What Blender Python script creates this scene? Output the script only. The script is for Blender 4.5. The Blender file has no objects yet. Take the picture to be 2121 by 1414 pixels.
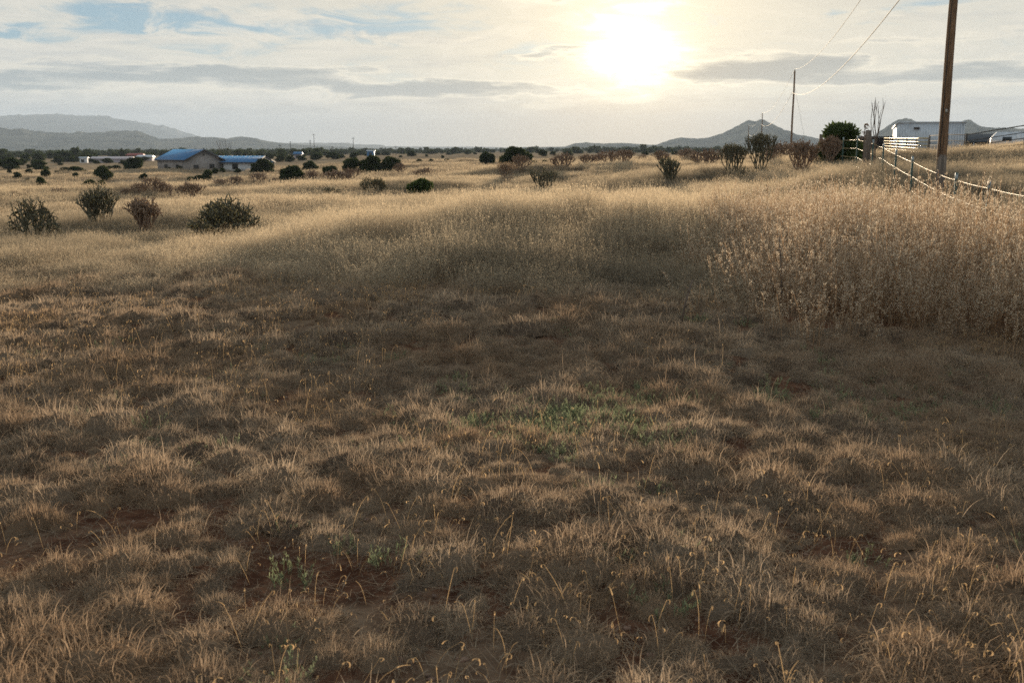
import bpy, math, random
import numpy as np
from mathutils import Vector, Matrix

scene = bpy.context.scene
COL = scene.collection
R = math.radians

# ------------------------------------------------------------------ camera
CAM_H = 1.55
PITCH = math.atan(399 / 2062)
cam = bpy.data.cameras.new('camera')
cam_o = bpy.data.objects.new('camera', cam)
COL.objects.link(cam_o)
cam.lens = 35
cam.sensor_width = 36
cam.clip_start = 0.05
cam.clip_end = 60000
cam_o.location = (0, 0, CAM_H)
cam_o.rotation_euler = (math.pi / 2 - PITCH, 0, 0)
cam.dof.use_dof = True
cam.dof.focus_distance = 7.0
cam.dof.aperture_fstop = 5.6
scene.camera = cam_o

# ------------------------------------------------------------------ light, exposure
SUN_AZ, SUN_EL = R(6.65), R(5.7)
sun_dir = Vector((math.sin(SUN_AZ) * math.cos(SUN_EL), math.cos(SUN_AZ) * math.cos(SUN_EL), math.sin(SUN_EL)))
sl = bpy.data.lights.new('sun', 'SUN')
sl.energy = 5.0
sl.angle = R(0.6)
sl.color = (1.0, 0.82, 0.60)
sun_o = bpy.data.objects.new('sun', sl)
sun_o.rotation_euler = (-sun_dir).to_track_quat('-Z', 'Y').to_euler()
sun_o.location = sun_dir * 50
COL.objects.link(sun_o)

vs = scene.view_settings
vs.view_transform = 'Standard'
vs.look = 'None'
vs.exposure = 0.80
vs.gamma = 1.0
vs.use_curve_mapping = False
cy = scene.cycles
cy.use_denoising = False
try:
    cy.denoiser = 'OPENIMAGEDENOISE'
    cy.denoising_input_passes = 'RGB_ALBEDO_NORMAL'
    cy.denoising_prefilter = 'ACCURATE'
except Exception:
    pass
cy.max_bounces = 3
cy.diffuse_bounces = 2
cy.glossy_bounces = 1
cy.transmission_bounces = 2
cy.volume_bounces = 0
cy.transparent_max_bounces = 4
cy.use_adaptive_sampling = True
cy.adaptive_threshold = 0.01
cy.sample_clamp_indirect = 4.0
cy.caustics_reflective = False
cy.caustics_refractive = False


class NT:
    """small helper for node trees"""
    def __init__(self, tree):
        self.t = tree

    def n(self, kind, **kw):
        nd = self.t.nodes.new(kind)
        for k, v in kw.items():
            setattr(nd, k, v)
        return nd

    def put(self, sock, v):
        if isinstance(v, bpy.types.NodeSocket):
            self.t.links.new(v, sock)
        elif v is not None:
            sock.default_value = v

    def m(self, op, a, b=None, c=None, clamp=False):
        nd = self.n('ShaderNodeMath', operation=op, use_clamp=clamp)
        for i, v in enumerate((a, b, c)):
            self.put(nd.inputs[i], v)
        return nd.outputs[0]

    def ss(self, v, lo, hi, a=0.0, b=1.0):
        nd = self.n('ShaderNodeMapRange', interpolation_type='SMOOTHSTEP')
        for i, q in enumerate((v, lo, hi, a, b)):
            self.put(nd.inputs[i], q)
        return nd.outputs[0]

    def mix(self, f, a, b, mode='MIX'):
        nd = self.n('ShaderNodeMix', data_type='RGBA', blend_type=mode)
        nd.clamp_factor = True
        self.put(nd.inputs[0], f)
        for i, v in ((6, a), (7, b)):
            if isinstance(v, tuple) and len(v) == 3:
                v = v + (1,)
            self.put(nd.inputs[i], v)
        return nd.outputs[2]

    def xyz(self, x, y, z):
        nd = self.n('ShaderNodeCombineXYZ')
        for i, v in enumerate((x, y, z)):
            self.put(nd.inputs[i], v)
        return nd.outputs[0]

    def noise(self, vec, scale=1.0, detail=4.0, rough=0.5, dist=0.0):
        nd = self.n('ShaderNodeTexNoise')
        self.put(nd.inputs['Vector'], vec)
        nd.inputs['Scale'].default_value = scale
        nd.inputs['Detail'].default_value = detail
        nd.inputs['Roughness'].default_value = rough
        nd.inputs['Distortion'].default_value = dist
        return nd.outputs[0]


# ------------------------------------------------------------------ world: Nishita sky under broken evening cloud
world = bpy.data.worlds.new('World')
scene.world = world
world.use_nodes = True
wt = world.node_tree
wt.nodes.clear()
N = NT(wt)
wout = N.n('ShaderNodeOutputWorld')
bg = N.n('ShaderNodeBackground')
bg.inputs['Strength'].default_value = 0.06
wt.links.new(bg.outputs[0], wout.inputs[0])
sky = N.n('ShaderNodeTexSky')
sky.sky_type = 'NISHITA'
sky.sun_disc = False
sky.sun_elevation = SUN_EL
sky.sun_rotation = SUN_AZ
sky.altitude = 1800
sky.air_density = 1.0
sky.dust_density = 1.5
sky.ozone_density = 1.5
tc = N.n('ShaderNodeTexCoord')
sep = N.n('ShaderNodeSeparateXYZ')
wt.links.new(tc.outputs['Generated'], sep.inputs[0])
dx, dy, dz = sep.outputs
RAD = 180 / math.pi
az0 = N.m('MULTIPLY', N.m('ARCTAN2', dx, dy), RAD)
el0 = N.m('MULTIPLY', N.m('ARCSINE', dz), RAD)
dot = N.n('ShaderNodeVectorMath', operation='DOT_PRODUCT')
wt.links.new(tc.outputs['Generated'], dot.inputs[0])
dot.inputs[1].default_value = sun_dir
sang = N.m('MULTIPLY', N.m('ARCCOSINE', N.m('MINIMUM', dot.outputs['Value'], 1.0)), RAD)
# warp and streak noises live on the direction itself: no seam, same sky all round
wv = N.xyz(N.m('MULTIPLY', dx, 9), N.m('MULTIPLY', dy, 9), N.m('MULTIPLY', dz, 34))
w1 = N.m('SUBTRACT', N.noise(wv, 1.0, 3, 0.55, 0.5), 0.5)
w2 = N.m('SUBTRACT', N.noise(N.xyz(N.m('MULTIPLY', dx, 22), N.m('MULTIPLY', dy, 22), N.m('MULTIPLY', dz, 110)), 1.0, 3, 0.6, 0.6), 0.5)
sv = N.xyz(N.m('MULTIPLY', dx, 5), N.m('MULTIPLY', dy, 5), N.m('MULTIPLY', dz, 75))
streak = N.noise(sv, 1.0, 4, 0.62, 0.0)
az = N.m('ADD', az0, N.m('MULTIPLY', w1, 7.0))
el = N.m('ADD', el0, N.m('ADD', N.m('MULTIPLY', w1, 2.2), N.m('MULTIPLY', w2, 0.7)))


def blob(a0, e0, wa, we):
    a = N.m('DIVIDE', N.m('SUBTRACT', az, a0), wa)
    e = N.m('DIVIDE', N.m('SUBTRACT', el, e0), we)
    q = N.m('ADD', N.m('MULTIPLY', a, a), N.m('MULTIPLY', e, e))
    return N.m('POWER', 2.718, N.m('MULTIPLY', q, -1.0))


def total(*v):
    s = v[0]
    for q in v[1:]:
        s = N.m('ADD', s, q)
    return s


K = 10.0                                                     # radiance / background strength


def C(r, g, b):
    return (r * K, g * K, b * K, 1)


near_sun = N.m('POWER', 2.718, N.m('DIVIDE', sang, -11.0))   # 1 at the sun, fades over ~25 degrees
puff = N.noise(N.xyz(N.m('MULTIPLY', dx, 13), N.m('MULTIPLY', dy, 13), N.m('MULTIPLY', dz, 52)), 1.0, 5, 0.62, 1.1)
high = N.ss(el0, 8.5, 16.0)
# clear evening sky behind
clear_col = N.mix(0.75, sky.outputs[0], C(0.25, 0.41, 0.53))
# bright veil of high cloud, lit from the sun side
veil_col = N.mix(near_sun, C(0.62, 0.62, 0.57), C(1.02, 0.84, 0.56))
hole = total(blob(-20.0, 6.7, 5.0, 0.85), blob(-10.3, 6.35, 6.6, 0.95), N.m('MULTIPLY', blob(-27, 5.4, 4, 0.5), 0.9), N.m('MULTIPLY', blob(1.5, 5.2, 2.6, 0.7), 0.45), N.m('MULTIPLY', blob(21, 6.9, 5, 0.6), 0.4), N.m('MULTIPLY', blob(-16, 5.0, 2.0, 0.4), 0.4))
hole = N.m('ADD', hole, N.m('MULTIPLY', high, N.ss(w1, -0.16, 0.12)))
hole = N.m('ADD', hole, N.m('MULTIPLY', N.m('SUBTRACT', 0.5, puff), 2.2))
hole = N.m('ADD', hole, N.m('MULTIPLY', N.m('SUBTRACT', 0.5, streak), 0.8))
col = N.mix(N.ss(hole, 0.18, 0.95), veil_col, clear_col)
# brighter wisps and greyer folds inside the veil
col = N.mix(N.m('MULTIPLY', N.ss(puff, 0.48, 0.66), 0.6), col, N.mix(near_sun, C(0.72, 0.69, 0.62), C(1.12, 0.94, 0.66)))
fold = N.m('MULTIPLY', N.ss(streak, 0.50, 0.66), N.ss(el0, 9.0, 3.5, 0.25, 1.0))
col = N.mix(N.m('MULTIPLY', fold, 0.45), col, N.mix(near_sun, C(0.40, 0.44, 0.48), C(0.74, 0.60, 0.42)))
# darker stratus sheets, edged by the sun
dark = total(blob(-16, 3.95, 9.5, 0.48), N.m('MULTIPLY', blob(-27, 3.2, 7, 0.45), 0.95), blob(-5, 3.3, 9, 0.38), blob(13.5, 4.2, 5.0, 0.62), N.m('MULTIPLY', blob(24, 3.7, 8, 0.7), 0.95),
             N.m('MULTIPLY', blob(22, 5.4, 6, 0.5), 0.4), N.m('MULTIPLY', blob(-2.0, 8.8, 12, 0.62), 1.4), N.m('MULTIPLY', blob(2.3, 5.3, 2.0, 0.4), 0.55))
dark = N.m('ADD', dark, N.m('MULTIPLY', N.m('SUBTRACT', streak, 0.5), 1.6))
dark = N.m('ADD', dark, N.m('MULTIPLY', N.m('SUBTRACT', puff, 0.5), 0.9))
dark = N.m('ADD', dark, N.m('MULTIPLY', high, -0.25))
dmask = N.ss(dark, 0.38, 0.95)
dcol = N.mix(near_sun, C(0.28, 0.34, 0.37), C(0.60, 0.47, 0.31))
edge = N.m('MULTIPLY', N.ss(dark, 0.22, 0.42), N.m('SUBTRACT', 1.0, N.ss(dark, 0.42, 0.60)))
col = N.mix(N.m('MULTIPLY', edge, 0.5), col, N.mix(near_sun, C(0.74, 0.70, 0.60), C(1.5, 1.25, 0.85)))
col = N.mix(N.m('MULTIPLY', dmask, 0.85), col, dcol)
# dusty layer at the horizon
hz_col = N.mix(near_sun, C(0.20, 0.26, 0.33), C(1.0, 0.68, 0.33))
hz = N.m('SUBTRACT', 1.0, N.ss(N.m('ADD', el0, N.m('MULTIPLY', w2, 1.2)), 1.4, 3.3))
col = N.mix(N.m('MULTIPLY', hz, 0.86), col, hz_col)
# one small sunlit cumulus below the sun
cum = N.ss(N.m('ADD', blob(2.6, 2.55, 1.9, 0.34), N.m('MULTIPLY', N.m('SUBTRACT', puff, 0.5), 1.6)), 0.45, 0.7)
col = N.mix(N.m('MULTIPLY', cum, 0.5), col, C(0.95, 0.80, 0.56))
# veiled sun: very bright core behind thin cloud
swarp = N.m('MAXIMUM', N.m('ADD', sang, N.m('ADD', N.m('MULTIPLY', N.m('SUBTRACT', 0.5, puff), 5.0), N.m('MULTIPLY', w1, 2.5))), 0.0)
core = N.m('POWER', 2.718, N.m('MULTIPLY', N.m('POWER', N.m('DIVIDE', swarp, 1.6), 2.0), -1.0))
halo = N.m('POWER', 2.718, N.m('DIVIDE', sang, -3.6))
glow_k = N.m('MULTIPLY', N.m('SUBTRACT', 1.0, N.m('MULTIPLY', dmask, 0.8)), N.m('SUBTRACT', 1.0, N.m('MULTIPLY', hz, 0.75)))
g = N.m('MULTIPLY', N.m('ADD', N.m('MULTIPLY', core, 2.4), N.m('MULTIPLY', halo, 0.6)), glow_k)
gl = N.mix(1.0, N.xyz(g, g, g), C(1.0, 0.87, 0.60), 'MULTIPLY')
col = N.mix(1.0, col, gl, 'ADD')
# below the horizon: ground-coloured dusk
col = N.mix(N.ss(dz, -0.03, 0.0), C(0.10, 0.085, 0.07), col)
wt.links.new(col, bg.inputs['Color'])
try:
    world.cycles.sampling_method = 'MANUAL'
    world.cycles.sample_map_resolution = 512
except Exception:
    pass

# ------------------------------------------------------------------ helpers
rng = np.random.default_rng(7)
random.seed(7)
F_PX = 2062.0


def ray(px, py):
    u = (px - 1060.5) / F_PX
    v = (py - 707.0) / F_PX
    cp, sp = math.cos(PITCH), math.sin(PITCH)
    return Vector((u, cp - v * sp, -sp - v * cp))


def tag(o, label=None, category=None, group=None, kind=None):
    if label:
        o['label'] = label
    if category:
        o['category'] = category
    if group:
        o['group'] = group
    if kind:
        o['kind'] = kind
    return o


def mesh(name, V, Fc, mat=None, attrs=None, smooth=False):
    """V (n,3); Fc: list of int arrays (m,3)/(m,4) or list of tuples"""
    me = bpy.data.meshes.new(name)
    V = np.asarray(V, dtype=np.float32).reshape(-1, 3)
    if isinstance(Fc, np.ndarray):
        Fc = [Fc]
    loops, starts, tot = [], [], 0
    for f in Fc:
        f = np.asarray(f, dtype=np.int32)
        if f.size == 0:
            continue
        k = f.shape[1]
        loops.append(f.reshape(-1))
        starts.append(tot + np.arange(len(f), dtype=np.int32) * k)
        tot += f.size
    loops = np.concatenate(loops)
    starts = np.concatenate(starts)
    me.vertices.add(len(V))
    me.vertices.foreach_set('co', V.reshape(-1))
    me.loops.add(len(loops))
    me.loops.foreach_set('vertex_index', loops)
    me.polygons.add(len(starts))
    me.polygons.foreach_set('loop_start', starts)
    if smooth:
        me.polygons.foreach_set('use_smooth', np.ones(len(starts), dtype=bool))
    for k, a in (attrs or {}).items():
        at = me.attributes.new(k, 'FLOAT', 'POINT')
        at.data.foreach_set('value', np.asarray(a, dtype=np.float32).reshape(-1))
    me.update(calc_edges=True)
    me.validate()
    if mat:
        me.materials.append(mat)
    return me


def link(name, me, parent=None, loc=None):
    o = bpy.data.objects.new(name, me)
    COL.objects.link(o)
    if parent is not None:
        o.parent = parent
    if loc is not None:
        o.location = loc
    return o


def empty(name, loc=(0, 0, 0), rz=0.0):
    o = bpy.data.objects.new(name, None)
    o.empty_display_size = 0.2
    o.location = loc
    o.rotation_euler = (0, 0, rz)
    COL.objects.link(o)
    return o


class Geo:
    """collects simple solids into one mesh"""
    def __init__(self):
        self.V, self.Q, self.T = [], [], []
        self.n = 0

    def add(self, V, quads=(), tris=()):
        V = np.asarray(V, dtype=float).reshape(-1, 3)
        self.V.append(V)
        for q in quads:
            self.Q.append([i + self.n for i in q])
        for q in tris:
            self.T.append([i + self.n for i in q])
        self.n += len(V)
        return self

    def box(self, c, s, rz=0.0):
        hx, hy, hz = s[0] / 2, s[1] / 2, s[2] / 2
        P = np.array([(x, y, z) for z in (-hz, hz) for x, y in ((-hx, -hy), (hx, -hy), (hx, hy), (-hx, hy))])
        ca, sa = math.cos(rz), math.sin(rz)
        P = np.stack([P[:, 0] * ca - P[:, 1] * sa, P[:, 0] * sa + P[:, 1] * ca, P[:, 2]], 1) + np.array(c)
        return self.add(P, [(0, 3, 2, 1), (4, 5, 6, 7), (0, 1, 5, 4), (1, 2, 6, 5), (2, 3, 7, 6), (3, 0, 4, 7)])

    def tube(self, pts, rad, k=6, cap=True):
        pts = np.asarray(pts, dtype=float)
        n = len(pts)
        rad = np.broadcast_to(np.asarray(rad, dtype=float), (n,))
        tan = np.gradient(pts, axis=0)
        tan /= np.linalg.norm(tan, axis=1, keepdims=True) + 1e-12
        ref = np.array([0.31, 0.23, 0.92]) if abs(tan[0, 2]) < 0.8 else np.array([0.97, 0.21, 0.1])
        a = np.cross(tan, ref)
        a /= np.linalg.norm(a, axis=1, keepdims=True) + 1e-12
        b = np.cross(tan, a)
        th = np.arange(k) * 2 * math.pi / k
        ring = pts[:, None] + rad[:, None, None] * (np.cos(th)[None, :, None] * a[:, None] + np.sin(th)[None, :, None] * b[:, None])
        V = ring.reshape(-1, 3)
        q = [(i * k + j, i * k + (j + 1) % k, (i + 1) * k + (j + 1) % k, (i + 1) * k + j) for i in range(n - 1) for j in range(k)]
        t = []
        if cap:
            V = np.concatenate([V, pts[:1], pts[-1:]])
            c0, c1 = n * k, n * k + 1
            t = [(c0, (j + 1) % k, j) for j in range(k)] + [(c1, (n - 1) * k + j, (n - 1) * k + (j + 1) % k) for j in range(k)]
        return self.add(V, q, t)

    def prism(self, poly, y0, y1):
        """polygon in x,z extruded along y"""
        n = len(poly)
        P = [(x, y0, z) for x, z in poly] + [(x, y1, z) for x, z in poly]
        q = [(i, (i + 1) % n, n + (i + 1) % n, n + i) for i in range(n)]
        t = [(0, i + 1, i) for i in range(1, n - 1)] + [(n, n + i, n + i + 1) for i in range(1, n - 1)]
        return self.add(P, q, t)

    def mesh(self, name, mat, smooth=False):
        F = []
        if self.Q:
            F.append(np.array(self.Q))
        if self.T:
            F.append(np.array(self.T))
        return mesh(name, np.concatenate(self.V), F, mat, smooth=smooth)

    def part(self, name, mat, parent=None, smooth=False, loc=None):
        return link(name, self.mesh(name, mat, smooth), parent, loc)


def smooth01(x, a, b):
    t = np.clip((x - a) / (b - a), 0, 1)
    return t * t * (3 - 2 * t)


class VNoise:
    """value noise in numpy"""
    def __init__(self, seed):
        self.g = np.random.default_rng(seed).random((256, 256))

    def __call__(self, x, y):
        x = np.asarray(x, float)
        y = np.asarray(y, float)
        xi, yi = np.floor(x).astype(int), np.floor(y).astype(int)
        fx, fy = x - xi, y - yi
        fx, fy = fx * fx * (3 - 2 * fx), fy * fy * (3 - 2 * fy)
        g = self.g
        a, b = g[xi % 256, yi % 256], g[(xi + 1) % 256, yi % 256]
        c, d = g[xi % 256, (yi + 1) % 256], g[(xi + 1) % 256, (yi + 1) % 256]
        return (a * (1 - fx) + b * fx) * (1 - fy) + (c * (1 - fx) + d * fx) * fy


n1, n2, n3, n4 = VNoise(1), VNoise(2), VNoise(3), VNoise(4)


def fbm(f, x, y, o=4):
    s, a, t = 0.0, 1.0, 0.0
    for i in range(o):
        s = s + a * f(x * 2 ** i + 17 * i, y * 2 ** i - 9 * i)
        t += a
        a *= 0.5
    return s / t


# ------------------------------------------------------------------ terrain
TU = np.array([-0.60, -0.40, -0.25, -0.10, 0.05, 0.20, 0.35, 0.50, 0.65])
TABLE = [
    (0.5, [0, 0, 0, 0, 0, 0, 0, 0, 0]),
    (5, [0, 0, 0, 0, 0, 0, 0, 0, 0]),
    (9, [-.08, -.06, -.03, 0, 0, 0, -.03, -.10, -.12]),
    (12, [-.22, -.17, -.10, 0, .03, .02, -.08, -.22, -.28]),
    (15, [-.38, -.32, -.20, -.03, .05, .04, -.10, -.20, -.25]),
    (18, [-.52, -.47, -.34, -.10, .04, .04, -.04, -.10, -.10]),
    (22, [-.66, -.62, -.52, -.32, -.20, -.06, .12, .06, .1]),
    (28, [-.76, -.76, -.70, -.58, -.48, -.22, .44, .62, .7]),
    (38, [-.90, -.90, -.85, -.74, -.64, -.22, .66, 1.0, 1.05]),
    (50, [-1.0, -1.03, -1.0, -.80, -.74, -.10, .74, 1.15, 1.2]),
    (60, [-1.12, -1.14, -1.05, -.74, -.60, 0, .80, 1.2, 1.25]),
    (80, [-2.2, -2.2, -1.8, -1.0, -.12, .20, .90, 1.25, 1.3]),
    (100, [-2.9, -2.9, -2.4, -1.4, -.30, .10, 1.0, 1.3, 1.35]),
    (140, [-3.0, -3.0, -2.7, -1.6, -.80, 0, .90, 1.2, 1.3]),
    (200, [-2.9, -2.9, -2.8, -1.7, -1.2, -.30, .60, 1.0, 1.1]),
    (300, [-3.4, -3.3, -2.6, -1.6, -1.3, -.60, .20, .60, .8]),
    (600, [-4, -4, -3, -2, -1.5, -1.0, -.5, 0, .2]),
    (1500, [-6, -6, -5, -4, -3, -2.5, -2, -1.5, -1.5]),
    (4000, [-8, -8, -8, -7, -6, -6, -6, -6, -6]),
    (12000, [-10] * 9),
]
_lr = np.log([t[0] for t in TABLE])
_tz = np.array([t[1] for t in TABLE], float)
GU = np.linspace(-0.6, 0.65, 126)
GL = np.linspace(_lr[0], _lr[-1], 400)
_a = np.stack([np.interp(GU, TU, row) for row in _tz])
GZ = np.stack([np.interp(GL, _lr, _a[:, j]) for j in range(len(GU))], 1)
for _ in range(10):
    p = np.pad(GZ, 1, mode='edge')
    GZ = (p[1:-1, 1:-1] * 2 + p[:-2, 1:-1] + p[2:, 1:-1] + p[1:-1, :-2] + p[1:-1, 2:]) / 6
GMEAN = GZ.mean(1)


def height(x, y):
    x = np.asarray(x, float)
    y = np.asarray(y, float)
    r = np.hypot(x, y) + 1e-6
    th = np.arctan2(x, y)
    u = np.tan(np.clip(th, -0.54, 0.576))
    gi = np.clip((np.log(np.clip(r, 0.5, 12000)) - GL[0]) / (GL[1] - GL[0]), 0, len(GL) - 1.001)
    gj = np.clip((u - GU[0]) / (GU[1] - GU[0]), 0, len(GU) - 1.001)
    i, j = gi.astype(int), gj.astype(int)
    fi, fj = gi - i, gj - j
    z = (GZ[i, j] * (1 - fj) + GZ[i, j + 1] * fj) * (1 - fi) + (GZ[i + 1, j] * (1 - fj) + GZ[i + 1, j + 1] * fj) * fi
    zm = GMEAN[i] * (1 - fi) + GMEAN[i + 1] * fi
    w = smooth01(np.abs(th), 0.8, 2.4)
    z = z * (1 - w) + zm * w
    z = z + (n1(x * 0.33, y * 0.33) - 0.5) * 0.20 * smooth01(r, 2, 9)
    z = z + (n3(x * 0.11 + 40, y * 0.13) - 0.5) * (0.5 * smooth01(r, 9, 22) + 0.35 * smooth01(r, 26, 45))
    z = z + (n2(x * 1.1, y * 1.1) - 0.5) * 0.07
    z = z + (n3(x * 0.045, y * 0.045) - 0.5) * (0.9 - 0.55 * smooth01(u, 0.22, 0.38)) * smooth01(r, 60, 160)
    z = z + (n4(x * 0.008, y * 0.008) - 0.5) * 5.0 * smooth01(r, 350, 1400)
    return z


def gz(x, y):
    return float(height(x, y))


def at(px, py, rmin=3.0, rmax=3000.0):
    """point of the terrain seen at photo pixel"""
    d = ray(px, py)
    k = 1 / math.hypot(d.x, d.y)
    t = np.geomspace(rmin, rmax, 4000) * k
    z = CAM_H + t * d.z
    hit = np.nonzero(z <= height(t * d.x, t * d.y))[0]
    i = hit[0] if len(hit) else len(t) - 1
    return Vector((t[i] * d.x, t[i] * d.y, gz(t[i] * d.x, t[i] * d.y)))


def spot(px, dist):
    """ground point in the direction of a photo column at a known distance"""
    d = ray(px, 308)
    k = dist / math.hypot(d.x, d.y)
    return Vector((d.x * k, d.y * k, gz(d.x * k, d.y * k)))


# ------------------------------------------------------------------ materials
def material(name):
    m = bpy.data.materials.new(name)
    m.use_nodes = True
    nt = m.node_tree
    nt.nodes.clear()
    h = NT(nt)
    h.out = h.n('ShaderNodeOutputMaterial')
    return m, h


def plain(name, color, rough=0.8, metal=0.0, vary=0.25, scale=6.0, stretch=(1, 1, 1), bump=0.0):
    m, h = material(name)
    b = h.n('ShaderNodeBsdfPrincipled')
    tcn = h.n('ShaderNodeTexCoord')
    mp = h.n('ShaderNodeMapping')
    mp.inputs['Scale'].default_value = stretch
    h.t.links.new(tcn.outputs['Object'], mp.inputs[0])
    nz = h.noise(mp.outputs[0], scale, 5, 0.6)
    lo = tuple(c * (1 - vary) for c in color)
    hi = tuple(min(1, c * (1 + vary)) for c in color)
    h.put(b.inputs['Base Color'], h.mix(h.ss(nz, 0.3, 0.7), lo, hi))
    b.inputs['Roughness'].default_value = rough
    b.inputs['Metallic'].default_value = metal
    if bump:
        bp = h.n('ShaderNodeBump')
        bp.inputs['Strength'].default_value = bump
        bp.inputs['Distance'].default_value = 0.02
        h.put(bp.inputs['Height'], nz)
        h.t.links.new(bp.outputs[0], b.inputs['Normal'])
    h.t.links.new(b.outputs[0], h.out.inputs[0])
    return m


def foliage(name, c_lo, c_hi, c_tip=None, trans=0.5, patch=None):
    """thin leaf material: diffuse and translucent; colour varies by blade, by clump and over the field"""
    m, h = material(name)
    at_ = h.n('ShaderNodeAttribute', attribute_name='vary')
    ah = h.n('ShaderNodeAttribute', attribute_name='hgt')
    oi = h.n('ShaderNodeObjectInfo')
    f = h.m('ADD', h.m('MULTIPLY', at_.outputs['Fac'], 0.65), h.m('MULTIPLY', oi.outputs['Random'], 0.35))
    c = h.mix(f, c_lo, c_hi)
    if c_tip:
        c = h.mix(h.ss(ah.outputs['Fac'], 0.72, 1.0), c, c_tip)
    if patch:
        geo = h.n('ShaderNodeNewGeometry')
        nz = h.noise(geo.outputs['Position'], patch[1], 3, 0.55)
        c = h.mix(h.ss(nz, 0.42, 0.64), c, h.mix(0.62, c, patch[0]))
    d = h.n('ShaderNodeBsdfDiffuse')
    t = h.n('ShaderNodeBsdfTranslucent')
    h.put(d.inputs['Color'], c)
    h.put(t.inputs['Color'], c)
    mx = h.n('ShaderNodeMixShader')
    mx.inputs[0].default_value = trans
    h.t.links.new(d.outputs[0], mx.inputs[1])
    h.t.links.new(t.outputs[0], mx.inputs[2])
    h.t.links.new(mx.outputs[0], h.out.inputs[0])
    return m


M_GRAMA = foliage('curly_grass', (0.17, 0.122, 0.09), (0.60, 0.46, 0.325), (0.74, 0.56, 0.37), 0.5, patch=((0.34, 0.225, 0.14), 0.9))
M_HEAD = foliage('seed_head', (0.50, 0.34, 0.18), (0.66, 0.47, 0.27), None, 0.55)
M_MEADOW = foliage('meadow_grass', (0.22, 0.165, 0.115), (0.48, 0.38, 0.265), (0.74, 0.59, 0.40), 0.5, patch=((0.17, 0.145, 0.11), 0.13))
M_WEED = foliage('dry_weed', (0.26, 0.16, 0.09), (0.46, 0.31, 0.19), None, 0.5)
M_SEED = foliage('weed_seed', (0.58, 0.46, 0.34), (0.84, 0.72, 0.55), None, 0.5)
M_FORB = foliage('green_forb', (0.13, 0.155, 0.085), (0.36, 0.38, 0.22), None, 0.45)
M_JUNIPER = foliage('juniper_leaf', (0.022, 0.035, 0.014), (0.07, 0.085, 0.030), None, 0.3)
M_JUNIPER_G = foliage('bright_leaf', (0.05, 0.075, 0.025), (0.12, 0.15, 0.055), None, 0.35)
M_SPINE = foliage('spine', (0.38, 0.24, 0.10), (0.60, 0.42, 0.21), None, 0.65)
M_CHOLLA = plain('cholla_skin', (0.11, 0.10, 0.062), 0.8, vary=0.4, scale=14)
M_CHOLLA_R = plain('cholla_skin_brown', (0.24, 0.16, 0.11), 0.8, vary=0.4, scale=14)
M_FRUIT = plain('cholla_fruit', (0.30, 0.22, 0.07), 0.7, vary=0.3, scale=30)
M_FRUIT_R = foliage('dry_tip', (0.34, 0.21, 0.13), (0.54, 0.38, 0.25), None, 0.4)
M_BARK = plain('bark', (0.13, 0.095, 0.07), 0.9, vary=0.35, scale=12, stretch=(3, 3, 0.6))
M_TWIG = plain('twig', (0.14, 0.10, 0.075), 0.9, vary=0.3, scale=9)
M_SOIL_ROCK = plain('rock', (0.22, 0.185, 0.155), 0.9, vary=0.3, scale=9, bump=0.5)


def ground_material():
    m, h = material('ground')
    geo = h.n('ShaderNodeNewGeometry')
    pos = geo.outputs['Position']
    sp = h.n('ShaderNodeSeparateXYZ')
    h.t.links.new(pos, sp.inputs[0])
    ln = h.n('ShaderNodeVectorMath', operation='LENGTH')
    h.t.links.new(pos, ln.inputs[0])
    r = ln.outputs['Value']
    fine = h.noise(pos, 9.0, 4, 0.65)
    mid = h.noise(pos, 1.3, 4, 0.6)
    big = h.noise(pos, 0.035, 3, 0.6)
    soil = h.mix(h.ss(fine, 0.35, 0.68), (0.065, 0.030, 0.019), (0.145, 0.072, 0.044))
    litter = h.mix(h.ss(fine, 0.3, 0.7), (0.12, 0.078, 0.052), (0.22, 0.15, 0.10))
    c = h.mix(h.ss(mid, 0.42, 0.62), soil, litter)
    turf = h.mix(h.ss(h.noise(pos, 0.30, 4, 0.7), 0.35, 0.7), (0.26, 0.185, 0.12), (0.42, 0.31, 0.20))
    turf = h.mix(h.ss(big, 0.45, 0.62), turf, h.mix(0.5, turf, (0.22, 0.17, 0.125)))
    c = h.mix(h.ss(r, 9.0, 22.0), c, turf)
    scrub = h.mix(h.ss(h.noise(pos, 0.02, 6, 0.7), 0.46, 0.56), (0.24, 0.18, 0.12), (0.055, 0.06, 0.04))
    c = h.mix(h.ss(r, 450, 1300), c, scrub)
    b = h.n('ShaderNodeBsdfDiffuse')
    h.put(b.inputs['Color'], c)
    bp = h.n('ShaderNodeBump')
    bp.inputs['Strength'].default_value = 0.7
    bp.inputs['Distance'].default_value = 0.03
    h.put(bp.inputs['Height'], fine)
    h.t.links.new(bp.outputs[0], b.inputs['Normal'])
    h.t.links.new(b.outputs[0], h.out.inputs[0])
    return m


# ------------------------------------------------------------------ ground sheet
def build_ground():
    rr = np.concatenate([[0.0], np.geomspace(0.5, 9900, 430)])
    th = np.concatenate([np.linspace(-R(42), R(42), 340), np.linspace(R(42), R(318), 74)[1:-1]])
    RR, TH = np.meshgrid(rr, th, indexing='ij')
    X, Y = RR * np.sin(TH), RR * np.cos(TH)
    Z = height(X, Y)
    V = np.stack([X, Y, Z], -1).reshape(-1, 3)
    nr, na = RR.shape
    i, j = np.meshgrid(np.arange(nr - 1), np.arange(na), indexing='ij')
    j2 = (j + 1) % na
    q = np.stack([i * na + j, i * na + j2, (i + 1) * na + j2, (i + 1) * na + j], -1).reshape(-1, 4)[:, ::-1]
    o = link('ground', mesh('ground', V, q, ground_material(), smooth=True))
    tag(o, 'reddish soil and dry turf plain running out to the hills', 'ground', kind='structure')


build_ground()


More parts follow.
